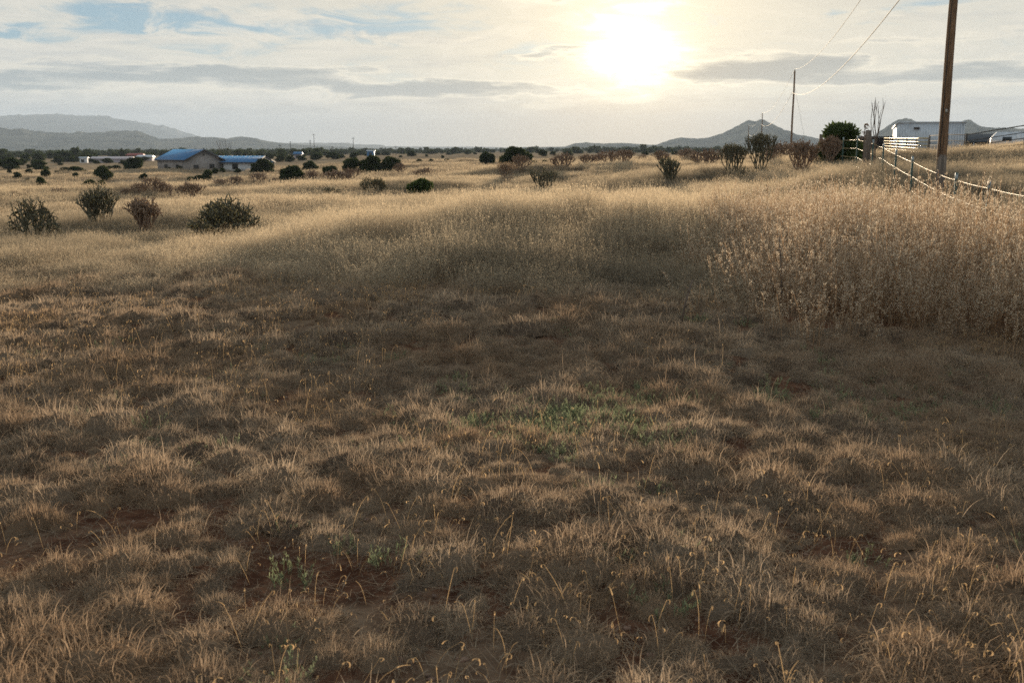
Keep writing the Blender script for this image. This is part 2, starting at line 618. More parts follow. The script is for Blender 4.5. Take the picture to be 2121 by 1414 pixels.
# ------------------------------------------------------------------ mountains
def hill_material(name, lo, hi, scale):
    m, h = material(name)
    geo = h.n('ShaderNodeNewGeometry')
    nz = h.noise(geo.outputs['Position'], scale, 7, 0.65)
    b = h.n('ShaderNodeBsdfDiffuse')
    h.put(b.inputs['Color'], h.mix(h.ss(nz, 0.38, 0.62), lo, hi))
    h.t.links.new(b.outputs[0], h.out.inputs[0])
    return m


def ridge(name, label, prof, dist, depth, mat, rough, seed):
    px = np.array([p[0] for p in prof], float)
    azs, tans = [], []
    for x, y in prof:
        d = ray(x, y)
        azs.append(math.atan2(d.x, d.y))
        tans.append(d.z / math.hypot(d.x, d.y))
    na, nd = 420, 60
    A = np.linspace(azs[0], azs[-1], na)
    top = np.interp(A, azs, tans) * dist + CAM_H
    k = np.array([0.25, 0.5, 0.25])
    top = np.convolve(np.pad(top, 1, mode='edge'), k, mode='valid')
    vt = VNoise(seed + 100)
    top = top + (fbm(vt, A * 260, A * 0 + 3.0, 4) - 0.5) * 0.0022 * dist * np.clip((top + 5) / (0.02 * dist), 0.15, 1)
    base = -12.0
    s = np.linspace(-1, 1, nd)
    vn = VNoise(seed)
    AA, SS = np.meshgrid(A, s, indexing='ij')
    rr = dist + SS * depth
    X, Y = rr * np.sin(AA), rr * np.cos(AA)
    shape = np.clip(1 - np.abs(SS) ** 1.15, 0, 1)
    nz = fbm(vn, X / (depth * 0.55), Y / (depth * 0.55), 5) - 0.5
    gul = np.abs(fbm(vn, AA * dist / (depth * 0.35) + 50, SS * 1.2, 4) - 0.5) * 2
    H = (top[:, None] - base)
    Z = base + H * (shape * (1 - rough * 0.5 * gul * (1 - shape)) + rough * nz * shape * (1 - shape) * 1.6)
    Z = np.minimum(Z, base + H * 1.0)
    V = np.stack([X, Y, Z], -1).reshape(-1, 3)
    i, j = np.meshgrid(np.arange(na - 1), np.arange(nd - 1), indexing='ij')
    q = np.stack([i * nd + j, (i + 1) * nd + j, (i + 1) * nd + j + 1, i * nd + j + 1], -1).reshape(-1, 4)
    o = link(name, mesh(name, V, q, mat, smooth=True))
    tag(o, label, 'mountain' if 'mountain' in name else 'hill', kind='structure')


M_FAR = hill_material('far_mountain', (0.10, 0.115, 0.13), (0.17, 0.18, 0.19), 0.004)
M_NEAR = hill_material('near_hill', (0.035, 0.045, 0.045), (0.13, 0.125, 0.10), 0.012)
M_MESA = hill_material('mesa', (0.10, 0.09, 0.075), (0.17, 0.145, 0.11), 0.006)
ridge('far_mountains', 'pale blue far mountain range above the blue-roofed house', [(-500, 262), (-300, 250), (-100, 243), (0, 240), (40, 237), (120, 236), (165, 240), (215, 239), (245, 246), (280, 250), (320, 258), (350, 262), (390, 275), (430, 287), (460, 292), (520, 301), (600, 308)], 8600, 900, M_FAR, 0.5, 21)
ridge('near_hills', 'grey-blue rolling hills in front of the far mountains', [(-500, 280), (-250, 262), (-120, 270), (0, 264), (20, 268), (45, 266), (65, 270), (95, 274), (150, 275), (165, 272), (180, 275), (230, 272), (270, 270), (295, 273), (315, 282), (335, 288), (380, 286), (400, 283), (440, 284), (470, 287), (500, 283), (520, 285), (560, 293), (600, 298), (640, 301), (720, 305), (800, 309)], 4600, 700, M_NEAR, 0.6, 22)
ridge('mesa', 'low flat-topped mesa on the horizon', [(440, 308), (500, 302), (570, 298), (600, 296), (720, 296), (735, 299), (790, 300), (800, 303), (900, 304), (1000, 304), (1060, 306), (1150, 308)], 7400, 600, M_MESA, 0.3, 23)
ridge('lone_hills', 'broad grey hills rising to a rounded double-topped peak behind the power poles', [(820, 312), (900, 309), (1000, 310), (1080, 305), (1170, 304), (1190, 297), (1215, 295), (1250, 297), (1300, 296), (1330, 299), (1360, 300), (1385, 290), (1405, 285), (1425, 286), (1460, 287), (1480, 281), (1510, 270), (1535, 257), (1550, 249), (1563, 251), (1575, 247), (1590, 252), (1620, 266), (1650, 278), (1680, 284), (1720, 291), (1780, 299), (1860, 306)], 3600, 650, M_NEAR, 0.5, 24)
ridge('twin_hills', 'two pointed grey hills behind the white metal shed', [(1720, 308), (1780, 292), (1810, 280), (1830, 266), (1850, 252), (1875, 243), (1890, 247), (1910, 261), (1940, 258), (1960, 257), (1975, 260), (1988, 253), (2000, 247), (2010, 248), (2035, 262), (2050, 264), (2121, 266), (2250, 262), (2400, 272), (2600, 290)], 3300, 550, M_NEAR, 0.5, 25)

# ------------------------------------------------------------------ cholla cactus, shrubs, junipers, trees
def branch_skeleton(rs, stems, depth, seg, spread, up, fan, droop):
    """list of (p0, p1, r0, r1, is_tip) in a unit-free plant frame"""
    segs = []

    def grow(p, d, lvl, r):
        L = seg * rs.uniform(0.75, 1.25) * (0.90 ** lvl)
        d = d / np.linalg.norm(d)
        q = p + d * L
        r2 = max(r * 0.86, 0.012)
        tip = lvl >= depth
        segs.append((p, q, r, r2, tip, lvl))
        if tip:
            return
        kids = rs.choice(fan)
        a0 = rs.uniform(0, 6.28)
        for k in range(kids):
            a = a0 + 6.283 * k / kids + rs.uniform(-0.5, 0.5)
            side = np.array([math.cos(a), math.sin(a), 0])
            side = side - d * side.dot(d)
            nd = d * rs.uniform(0.55, 1.0) + side * rs.uniform(0.5, 1.0) * spread + np.array([0, 0, up])
            if lvl >= depth - 1:
                nd = nd + np.array([0, 0, -droop * rs.uniform(0.3, 1.4)])
            if q[2] < seg * 0.8 and nd[2] < 0.1:
                nd[2] = 0.25
            grow(q, nd, lvl + 1, r2)

    for k in range(stems):
        a = 6.283 * k / stems + rs.uniform(-0.4, 0.4)
        t = rs.uniform(0.15, 0.95) * spread if stems > 1 else rs.uniform(0, 0.2)
        grow(np.array([math.cos(a) * 0.04, math.sin(a) * 0.04, -0.05]), np.array([math.cos(a) * t, math.sin(a) * t, 1.0]), 0, 0.034)
    return segs


def fit(segs, H, W):
    P = np.array([s[1] for s in segs])
    sz = H / P[:, 2].max()
    ext = max(np.ptp(P[:, 0]), np.ptp(P[:, 1]))
    sx = W / ext
    cx, cyy = (P[:, 0].max() + P[:, 0].min()) / 2, (P[:, 1].max() + P[:, 1].min()) / 2
    k = np.array([sx, sx, sz])
    c = np.array([cx, cyy, 0])
    # the base stays put, the crown is centred
    def f(p):
        w = np.clip(p[2] / (P[:, 2].max() * 0.5), 0, 1)
        return (p - c * w) * k
    return [(f(a), f(b), r0, r1, t, lv) for a, b, r0, r1, t, lv in segs]


def cholla_meshes(seed, H, W, stems=4, depth=4, seg=0.2, spread=0.8, up=0.35, fan=(2, 2, 3), droop=0.0, brown=False, fruit=2, thick=0.85, spn=12, bent=True):
    rs = np.random.default_rng(seed)
    segs = fit(branch_skeleton(rs, stems, depth, seg, spread, up, fan, droop), H, W)
    wood, arms = Geo(), Geo()
    sv, fv = [], []
    for p, q, r0, r1, tip, lvl in segs:
        r0, r1 = r0 * thick, r1 * thick
        d = q - p
        L = np.linalg.norm(d)
        side = rs.normal(size=3) * L * 0.07
        mid = (p + q) / 2 + side
        low = lvl == 0
        if tip:
            arms.tube([p, mid, p + d * 0.9, q], [r1 * 0.95, r1 * 1.12, r1, r1 * 0.45], 5)
        elif low:
            wood.tube([p - d * 0.05, mid, q], [r0, (r0 + r1) / 2, r1], 5)
        else:
            arms.tube([p - d * 0.04, mid, q + d * 0.03], [r0, (r0 + r1) / 2, r1], 5, cap=False)
        # spines: thin spikes standing off the joint
        m = spn if tip else spn // 2
        if m and p[2] > H * 0.15:
            t = rs.random(m)[:, None]
            base = p + d * t
            o = rs.normal(size=(m, 3))
            o /= np.linalg.norm(o, axis=1, keepdims=True)
            w = np.cross(o, d / L) * (0.0022 + 0.0012 * thick)
            s = base + o * r1 * 0.8
            e = base + o * (r1 + rs.uniform(0.014, 0.030, (m, 1)) * thick)
            sv.append(np.stack([s - w, s + w, e], 1))
        if tip and fruit:
            for _ in range(rs.integers(1, fruit + 1)):
                c = q + rs.normal(size=3) * r1 * 1.1
                fr = rs.uniform(0.010, 0.018) * thick
                fv.append((c, fr))
    out = {}
    if wood.n:
        out['trunk'] = wood.mesh('trunk', M_BARK)
    out['branches'] = arms.mesh('branches', M_CHOLLA_R if brown else M_CHOLLA, smooth=True)
    if sv:
        S = np.concatenate(sv)
        n = len(S)
        out['spines'] = mesh('spines', S.reshape(-1, 3), np.arange(n * 3).reshape(-1, 3), M_SPINE,
                             {'vary': np.repeat(rs.random(n), 3), 'hgt': np.zeros(n * 3)})
    if fv:
        g = Geo()
        octa = np.array([(1, 0, 0), (0, 1, 0), (-1, 0, 0), (0, -1, 0), (0, 0, 1.3), (0, 0, -1.3)], float)
        for c, fr in fv:
            g.add(octa * fr + c, tris=[(0, 1, 4), (1, 2, 4), (2, 3, 4), (3, 0, 4), (1, 0, 5), (2, 1, 5), (3, 2, 5), (0, 3, 5)])
        out['fruit'] = g.mesh('fruit', M_FRUIT_R if brown else M_FRUIT, smooth=True)
    return out


def plant_from(meshes, name, loc, rz, label, category, group=None, scale=1.0):
    t = empty(name, loc, rz)
    t.scale = (scale, scale, scale) if not isinstance(scale, tuple) else scale
    tag(t, label, category, group)
    for part, me in meshes.items():
        o = link(part, me, t)
        if part in ('spines', 'fruit', 'dry_leaves'):
            tag(o, kind='stuff')
    return t


def sprigs(rs, centres, radii, n, size, up=0.3, flat=0.75):
    """leaf sprig quads on the surface of lobes"""
    k = rs.integers(0, len(centres), n)
    d = rs.normal(size=(n, 3))
    d[:, 2] = np.abs(d[:, 2]) * rs.choice([1, 1, 1, -0.5], n)
    d /= np.linalg.norm(d, axis=1, keepdims=True)
    rad = radii[k][:, None] * rs.uniform(0.72, 1.08, (n, 1))
    p = centres[k] + d * rad * np.array([1, 1, flat])
    axis = d + rs.normal(size=(n, 3)) * 0.5 + np.array([0, 0, up])
    axis /= np.linalg.norm(axis, axis=1, keepdims=True)
    side = np.cross(axis, rs.normal(size=(n, 3)))
    side /= np.linalg.norm(side, axis=1, keepdims=True) + 1e-9
    L = size * rs.uniform(0.6, 1.5, (n, 1))
    wd = L * rs.uniform(0.28, 0.5, (n, 1))
    a, b = p - side * wd * 0.5, p + side * wd * 0.5
    c, e = p + axis * L * 0.6 + side * wd * 0.6, p + axis * L * 0.6 - side * wd * 0.6
    tip = p + axis * L
    V = np.stack([a, b, c, tip, e], 1).reshape(-1, 3)
    i = np.arange(n) * 5
    Q = np.stack([i, i + 1, i + 2, i + 4], 1)
    T = np.stack([i + 4, i + 2, i + 3], 1)
    return V, Q, T, np.repeat(rs.random(n), 5)


ICO = None


def ico():
    global ICO
    if ICO is None:
        import bmesh
        bm = bmesh.new()
        bmesh.ops.create_icosphere(bm, subdivisions=2, radius=1.0)
        bm.verts.ensure_lookup_table()
        ICO = (np.array([v.co[:] for v in bm.verts]), np.array([[v.index for v in f.verts] for f in bm.faces]))
        bm.free()
    return ICO


def juniper_meshes(seed, W, H, lobes=16, n=3600, size=None, mat=None, stems=3):
    """rounded evergreen: lobes of foliage over short stems"""
    rs = np.random.default_rng(seed)
    size = size or 0.075 * max(W, H)
    ce, ra = [], []
    for k in range(lobes):
        a = rs.uniform(0, 6.283)
        q = math.sqrt(rs.uniform(0, 1))
        zf = rs.uniform(0.0, 1.0)
        rr = q * (1 - 0.55 * zf ** 1.6)
        lr = rs.uniform(0.17, 0.27) * min(W, H * 1.2)
        x, y = rr * (W / 2 - lr * 0.75) * math.cos(a), rr * (W / 2 - lr * 0.75) * math.sin(a)
        z = lr * 0.6 + zf * (H - lr * 1.35)
        ce.append((x, y, z))
        ra.append(lr)
    ce, ra = np.array(ce), np.array(ra)
    V, Q, T, va = sprigs(rs, ce, ra, n, size)
    iv, it = ico()
    vs_, ts_, vv, nv = [V], [T], [va], len(V)
    for c, r in zip(ce, ra):
        j = iv * (r * 0.80 * (1 + 0.12 * rs.normal(size=(len(iv), 1)))) * np.array([1, 1, 0.75]) + c
        vs_.append(j)
        ts_.append(it + nv)
        nv += len(iv)
        vv.append(np.zeros(len(iv)))
    V = np.concatenate(vs_)
    V[:, 2] = np.maximum(V[:, 2], -0.05)
    va = np.concatenate(vv)
    crown = mesh('crown', V, [Q, np.concatenate(ts_)], mat or M_JUNIPER, {'vary': va, 'hgt': np.zeros(len(V))})
    g = Geo()
    for k in range(stems):
        c = ce[rs.integers(0, len(ce))]
        b = np.array([c[0] * 0.15, c[1] * 0.15, -0.1])
        g.tube([b, (b + c) / 2 + rs.normal(size=3) * 0.05 * W, c], [0.035 * W, 0.025 * W, 0.012 * W], 6)
    return {'trunk': g.mesh('trunk', M_BARK), 'crown': crown}


def twig_meshes(seed, H, W, stems=7, depth=5, mat=None, spread=0.55, up=0.5, r=0.012, leaf=0, seg=0.2, fan=(2, 2, 3), leafmat=None, one=False):
    """bare, finely branched woody plant; optional dry leaf bits"""
    rs = np.random.default_rng(seed)
    segs = fit(branch_skeleton(rs, stems, depth, seg, spread, up, fan, 0.0), H, W)
    lo, hi = Geo(), Geo()
    rr = np.array([s[2] for s in segs])
    lf = []
    for p, q, r0, r1, tip, lvl in segs:
        k0, k1 = r * (r0 / 0.034) ** 2.2, r * (r1 / 0.034) ** 2.2
        mid = (p + q) / 2 + rs.normal(size=3) * np.linalg.norm(q - p) * 0.06
        (lo if one or k0 > r * 0.62 else hi).tube([p, mid, q], [k0, (k0 + k1) / 2, k1 * (0.5 if tip else 1)], 4, cap=False)
        if leaf and (tip or rs.random() < 0.4):
            for _ in range(leaf):
                lf.append(p + (q - p) * rs.random() + rs.normal(size=3) * r * 1.3)
    out = {'limbs' if one else 'trunk': lo.mesh('limbs', mat or M_TWIG)}
    if hi.n:
        out['branches'] = hi.mesh('branches', mat or M_TWIG)
    if lf:
        lf = np.array(lf)
        n = len(lf)
        a = rs.normal(size=(n, 3)) * r * 1.6
        b = rs.normal(size=(n, 3)) * r * 0.8
        V = np.stack([lf - a, lf + b, lf + a, lf - b], 1).reshape(-1, 3)
        out['dry_leaves'] = mesh('dry_leaves', V, np.arange(n * 4).reshape(-1, 4), leafmat or M_FRUIT_R, {'vary': np.repeat(rs.random(n), 4), 'hgt': np.zeros(n * 4)})
    return out


def metres(px, p):
    return px * math.hypot(p.x, p.y) / 2100.0


SIZES = []


def cholla(px, py, hpx, wpx, label, seed, group=None, sink=0.0, name='cholla_cactus', **kw):
    p = at(px, py)
    H, W = metres(hpx, p) * 1.08 + sink, metres(wpx, p)
    SIZES.append((label[:40], round(p.y, 1), round(H, 2), round(W, 2)))
    return plant_from(cholla_meshes(seed, H, W, **kw), name, (p.x, p.y, p.z - sink * 0.5), random.uniform(0, 6.28), label, 'cactus', group)


cholla(475, 516, 104, 165, 'broad dense dome-shaped cholla with hanging arms along one side, largest of the grassy slope', 11, stems=7, depth=5, spread=1.15, up=0.20, fan=(2, 2, 3), droop=0.35, thick=1.0, spn=12)
cholla(75, 520, 96, 90, 'lopsided dark cholla with yellowish drooping top arms and low spreading side arms', 12, stems=4, depth=5, spread=0.95, up=0.22, droop=0.9, fan=(2, 2, 2, 3))
cholla(203, 492, 96, 88, 'dark open-branched cholla with many upright forked arms beside the reddish umbrella-tipped one', 13, stems=5, depth=5, spread=0.85, up=0.36, fan=(2, 2, 2, 3), droop=0.2)
cholla(300, 504, 84, 80, 'reddish brown cholla whose tips hang like little umbrellas', 14, stems=5, depth=5, spread=0.75, up=0.45, droop=1.1, brown=True, fan=(2, 2, 2, 3))
cholla(775, 417, 47, 62, 'twin-spired cholla with short drooping side joints near the bright green bush', 15, stems=2, depth=5, spread=0.8, up=0.5, droop=0.9, fan=(2, 3, 3))
cholla(688, 421, 33, 32, 'small thin cholla with bare upright arms near the twin-spired cholla', 16, stems=3, depth=4, spread=0.6, up=0.5, fan=(2, 2, 3))
cholla(806, 492, 34, 44, 'stubby little cholla with a few upright arms half sunk in the shaded grass', 17, stems=4, depth=2, seg=0.3, spread=0.75, up=0.3, fan=(2, 2), sink=0.15, thick=1.2, spn=24)
cholla(1440, 505, 42, 66, 'small cholla with thick finger-like joints rising out of the pale weeds', 18, stems=4, depth=3, seg=0.25, spread=1.0, up=0.45, fan=(2, 2, 3), sink=0.25, thick=1.15, spn=34)
cholla(395, 421, 40, 62, 'brown cholla with bare lower branches and bushy top on the lit grass crest', 19, stems=5, depth=4, spread=0.85, up=0.5, brown=True, fruit=3)
cholla(352, 421, 34, 26, 'thin bare cholla with a single leaning stem beside the bushy-topped brown one', 20, stems=1, depth=4, spread=0.9, up=0.3, fan=(2, 2), brown=True)
cholla(1125, 404, 52, 72, 'flat-topped cholla with a dense cap over long bare legs', 21, stems=5, depth=4, spread=0.75, up=0.55, fan=(2, 2, 3), droop=0.2)
cholla(1386, 390, 58, 56, 'lone tree-like cholla with stout stem and open crown on the lit slope', 22, stems=4, depth=4, spread=0.75, up=0.45, fan=(2, 2, 3), thick=1.15)
cholla(1516, 376, 72, 62, 'thin open cholla with pointed upright leader between shrubby chollas', 23, stems=4, depth=5, spread=0.7, up=0.5, fan=(2, 2, 2, 3))
cholla(1572, 368, 84, 72, 'tall dense greenish cholla with one long arm reaching outward', 24, stems=4, depth=5, spread=0.7, up=0.55, fan=(2, 2, 3))
cholla(1655, 378, 80, 76, 'large brown cholla crowded with dry fruit and drooping side branches', 25, stems=4, depth=5, spread=0.75, up=0.5, fan=(2, 2, 3), droop=0.4, brown=True, fruit=4)
cholla(1716, 356, 66, 66, 'umbrella-shaped brown cholla on two bare stems beside the wire fence end', 26, stems=2, depth=5, spread=0.95, up=0.5, fan=(2, 3, 3), brown=True, fruit=4)
cholla(1545, 382, 34, 48, 'low sprawling cholla at the foot of the pointed open cholla', 27, stems=5, depth=3, spread=1.0, up=0.25, fan=(2, 2))

# brown fruiting chollas along the rises: one look, told apart only by place
protoC = [cholla_meshes(300 + k, 1.0, 1.15, stems=5, depth=4, spread=1.0, up=0.36, fan=(2, 2, 2, 3), droop=0.25 * (k % 3), brown=True, fruit=3, thick=0.8, spn=10) for k in range(5)]
for k, (px, py, hpx, wpx) in enumerate([
        (1165, 354, 40, 55), (1215, 347, 30, 42), (1262, 345, 36, 46), (1293, 344, 36, 46), (1368, 342, 33, 40), (1460, 352, 46, 74), (1620, 345, 52, 82), (1510, 333, 32, 50),
        (1075, 362, 44, 46), (1420, 334, 28, 45), (1330, 337, 18, 26), (1345, 345, 16, 22), (1590, 352, 40, 46), (1690, 350, 50, 46), (1240, 342, 26, 38)]):
    p = at(px, py)
    me = protoC[k % 5]
    own = {1075: 'tan fruiting cholla standing right in front of the large round-topped juniper', 1460: 'wide brown cholla bush near the pointed open cholla, below the lone hill', 1620: 'broad brown cholla behind the fruit-crowded one, below the tall power pole',
           1690: 'brown cholla squeezed between the umbrella-shaped cholla and the fruit-crowded one', 1590: 'brown cholla tucked against the tall dense greenish cholla', 1345: 'tiny low cholla near the lone tree-like cholla', 1368: 'upright brown cholla behind the lone tree-like cholla'}.get(px)
    plant_from(me, 'cholla_cactus', (p.x, p.y, p.z - 0.04), random.uniform(0, 6.28), own or 'rounded brown fruiting cholla in the thicket on the far rise below the grey hills', 'cactus', 'brown chollas on the rise', (metres(wpx, p) / 1.15,) * 2 + (metres(hpx, p),))
for k, (px, py, hpx, wpx) in enumerate([
        (318, 409, 44, 44), (290, 408, 30, 36), (340, 405, 30, 34), (262, 408, 20, 26), (215, 410, 20, 34), (124, 414, 26, 34), (28, 419, 24, 34), (52, 417, 26, 28), (8, 420, 16, 22),
        (570, 388, 22, 22), (535, 383, 26, 50), (490, 386, 22, 40), (455, 388, 18, 34), (700, 384, 34, 64), (672, 378, 22, 26), (727, 376, 30, 40), (830, 362, 26, 30),
        (645, 379, 29, 36), (880, 372, 26, 50), (905, 374, 18, 22)]):
    p = at(px, py)
    me = protoC[(k + 2) % 5]
    own = {645: 'round tan shrubby cholla in front of the long low juniper', 700: 'spreading tan cholla in front of the merged juniper clump', 727: 'brown cholla against the steep-sided juniper of the merged clump', 830: 'brown cholla against the wide juniper closing the merged clump',
           880: 'wide low brown cholla just behind the bright green bush', 905: 'small brown cholla beside the wide low one behind the bright green bush', 318: 'tall reddish cholla beside the thin single-stemmed one on the crest', 672: 'small tan cholla in front of the pointed juniper', 124: 'lone reddish cholla on the crest above the valley, away from the others'}.get(px)
    plant_from(me, 'cholla_cactus', (p.x, p.y, p.z - 0.04), random.uniform(0, 6.28), own or 'reddish brown shrubby cholla on the crest between the grass slope and the house valley', 'cactus', 'brown chollas on the crest', (metres(wpx, p) / 1.15,) * 2 + (metres(hpx, p),))

# junipers, singled out where they can be
def juniper(px, py, wpx, hpx, label, seed, group=None, name='juniper', mat=None, cat='shrub', **kw):
    p = at(px, py)
    W, H = metres(wpx, p), metres(hpx, p)
    SIZES.append((label[:40], round(p.y, 1), round(H, 2), round(W, 2)))
    return plant_from(juniper_meshes(seed, W, H, mat=mat, **kw), name, (p.x, p.y, p.z - 0.03 * H), random.uniform(0, 6.28), label, cat, group)


juniper(1072, 346, 78, 39, 'large round-topped dark juniper against the hazy horizon', 41, lobes=22, n=5000)
juniper(1010, 343, 38, 27, 'medium round juniper standing just beside the large round-topped one', 42)
juniper(1110, 347, 24, 14, 'low dark juniper tucked at the foot of the large round-topped one', 43)
juniper(607, 376, 62, 29, 'long low dark juniper on the near side of the house slope', 44, lobes=20)
juniper(644, 357, 36, 22, 'spiky-topped greyer juniper behind the long low one', 45)
juniper(684, 373, 44, 30, 'pointed dark juniper between the long low one and the merged juniper clump', 46)
juniper(730, 367, 42, 38, 'steep-sided juniper at one end of the merged clump', 47)
juniper(768, 364, 56, 40, 'tallest round juniper in the middle of the merged clump', 48, lobes=20, n=4500)
juniper(808, 362, 56, 36, 'wide juniper closing the merged clump', 49, lobes=18)
juniper(545, 361, 50, 30, 'round clipped-looking juniper in front of the white wing of the house', 50, lobes=18)
juniper(280, 354, 50, 24, 'wide dark juniper beside the grey gable wall', 51, lobes=18)
juniper(213, 377, 38, 30, 'olive juniper with lighter crown on the valley floor', 52)
juniper(196, 401, 50, 28, 'broad dark juniper at the foot of the olive one', 53, lobes=18)
juniper(87, 388, 24, 19, 'ball-shaped dark juniper alone on the bare shaded valley floor', 54)
juniper(18, 405, 24, 14, 'low dark juniper at the foot of the grass crest among brown chollas', 55)
juniper(432, 377, 26, 24, 'upright dark juniper below the house', 56)
juniper(408, 379, 50, 12, 'low creeping juniper spreading from the upright one below the house', 57)
juniper(1737, 350, 92, 92, 'tall olive-green juniper rising behind the wire fence end', 58, lobes=26, n=7000, size=0.14, mat=M_JUNIPER_G)
juniper(870, 411, 62, 40, 'bright green leafy bush with upright sprigs alone in the dry grass', 59, name='green_bush', mat=M_JUNIPER_G, lobes=20, n=4200, size=0.12)

protoJ = [juniper_meshes(400 + k, 1.0, 0.72, lobes=14, n=1500, size=0.10) for k in range(6)]


def junipers(lst, label0, group):
    own = {852: 'round juniper standing up on the pasture skyline near the small blue shed', 1124: 'juniper close behind the large round-topped one', 1130: 'dark juniper low beside the large round-topped one and the tan cholla', 655: 'juniper beside the tallest distant utility pole',
           22: 'wide dark juniper clump at the near edge of the valley woodland', 85: 'tall rounded juniper next to the wide dark clump on the valley floor', 300: 'juniper touching the bluish white far roof', 512: 'thin upright shrub between the two windows of the white wing', 298: 'small juniper on bare ground below the grey gable'}
    for k, (px, py, wpx, hpx) in enumerate(lst):
        p = at(px, py)
        label = own.get(px, label0)
        plant_from(protoJ[k % 6], 'juniper', (p.x, p.y, p.z - 0.02), random.uniform(0, 6.28), label, 'shrub', group, (metres(wpx, p),) * 2 + (metres(hpx, p) / 0.72,))


junipers([(22, 351, 46, 20), (85, 355, 34, 20), (47, 342, 20, 12), (60, 349, 10, 7), (20, 358, 9, 7), (60, 362, 18, 10), (95, 369, 19, 16), (36, 371, 17, 13), (58, 378, 11, 8), (135, 358, 22, 10),
          (162, 359, 38, 14), (118, 359, 14, 5), (157, 369, 13, 10), (240, 353, 20, 10), (260, 354, 10, 7), (298, 374, 17, 13), (2, 375, 6, 5), (70, 340, 14, 8), (232, 352, 30, 7)],
         'dark green juniper dotted over the pale valley floor before the house', 'junipers on the valley floor')
junipers([(120, 337, 24, 10), (145, 336, 34, 10), (155, 332, 18, 9), (185, 337, 22, 8), (200, 339, 14, 7), (222, 338, 26, 9), (258, 340, 22, 7), (125, 342, 10, 5), (300, 333, 20, 8), (285, 332, 16, 8)],
         'dark juniper in the row just this side of the pink and white roofed building', 'junipers by the far building')
junipers([(372, 352, 12, 8), (445, 359, 16, 10), (461, 357, 12, 9), (350, 353, 10, 6), (492, 357, 16, 8), (512, 354, 8, 10)],
         'small round shrub planted along the house wall', 'shrubs along the house wall')
junipers([(852, 324, 22, 11), (800, 322, 18, 8), (782, 322, 16, 8), (868, 339, 15, 9), (857, 343, 14, 8), (917, 328, 9, 6), (893, 336, 12, 6), (884, 325, 8, 5), (925, 335, 14, 6), (955, 337, 10, 5),
          (930, 321, 16, 5), (968, 320, 14, 5), (893, 319, 26, 6), (984, 320, 8, 4), (1124, 324, 22, 14), (1145, 322, 14, 8), (1178, 322, 20, 9), (1130, 346, 20, 14), (1303, 322, 22, 10), (655, 331, 26, 12),
          (690, 330, 30, 14), (735, 329, 24, 12), (705, 327, 20, 8), (600, 336, 24, 12), (625, 333, 20, 10), (580, 334, 24, 12), (560, 329, 22, 10), (540, 327, 20, 8), (760, 323, 16, 6), (830, 326, 10, 4),
          (1398, 322, 16, 8), (1360, 321, 16, 7), (1336, 321, 14, 7), (1522, 318, 26, 12)],
         'dark juniper scattered over the far sunlit pasture toward the horizon', 'junipers on the far pasture')

# dry feathery shrub, bare trees, stalks
p = at(1048, 390)
plant_from(twig_meshes(71, metres(58, p), metres(46, p), stems=14, depth=5, spread=0.55, up=0.75, r=0.010, leaf=1, leafmat=M_WEED, one=True), 'feathery_shrub', p, 0.4, 'grey feathery dry shrub with many fine upright twigs on the lit slope', 'shrub')
p = spot(465, 215)
plant_from(twig_meshes(72, 6.4, 3.4, stems=2, depth=5, spread=0.35, up=1.2, r=0.075, seg=1.0, fan=(1, 2, 2, 3), one=True), 'bare_tree', p, 0.2, 'leafless poplar-like tree standing behind the blue-roofed house', 'tree')
p = spot(1812, 34)
plant_from(twig_meshes(74, 2.7, 0.85, stems=2, depth=4, spread=0.5, up=0.8, r=0.034, seg=0.6, fan=(1, 2), one=True), 'bare_sapling', p, 0.9, 'leafless sapling with upright whippy branches behind the big fence post', 'tree')


def stalk(px, dist, H, label, seed):
    p = spot(px, dist)
    rs = np.random.default_rng(seed)
    t = empty('dead_stalk', p)
    tag(t, label, 'plant')
    Geo().tube([(0, 0, -0.05), (0.02, 0, H * 0.5), (0.01, 0.01, H)], [0.022, 0.018, 0.01], 6).part('stem', M_TWIG, t)
    g = Geo()
    for k in range(16):
        z = H * rs.uniform(0.78, 1.0)
        a = rs.uniform(0, 6.28)
        L = rs.uniform(0.05, 0.13)
        d = np.array([math.cos(a), math.sin(a), 0])
        g.tube([np.array([0.01, 0.01, z]), np.array([0.01, 0.01, z + 0.02]) + d * L * 0.7, np.array([0.01, 0.01, z - 0.06]) + d * L], [0.012, 0.014, 0.005], 5)
    g.part('seed_pods', M_CHOLLA_R, t)


stalk(1788, 30.5, 1.85, 'tall dead flower stalk with drooping reddish pods beside the big fence post', 75)


def stick(px, py, H, lean, label, seed):
    p = at(px, py)
    rs = np.random.default_rng(seed)
    t = empty('dead_weed', p)
    tag(t, label, 'plant')
    Geo().tube([(0, 0, -0.04), (lean * 0.4, 0, H * 0.5), (lean, 0.02, H)], [0.012, 0.010, 0.005], 5).part('stem', M_TWIG, t)
    g = Geo()
    for k in range(4):
        z = H * rs.uniform(0.25, 0.8)
        a = rs.uniform(0, 6.28)
        g.tube([(lean * z / H, 0, z), (lean * z / H + math.cos(a) * H * 0.12, math.sin(a) * H * 0.12, z + H * 0.16)], [0.005, 0.002], 4)
    g.part('side_twigs', M_TWIG, t)


stick(1620, 640, 0.72, -0.06, 'dark dead stem standing upright in front of the pale weeds', 81)
stick(1585, 445, 0.75, 0.0, 'thin dark cross-shaped stem in the shaded grass beyond the weeds', 82)
stick(1408, 680, 0.42, 0.10, 'dark forked dead stem at the edge of the meadow grass', 83)


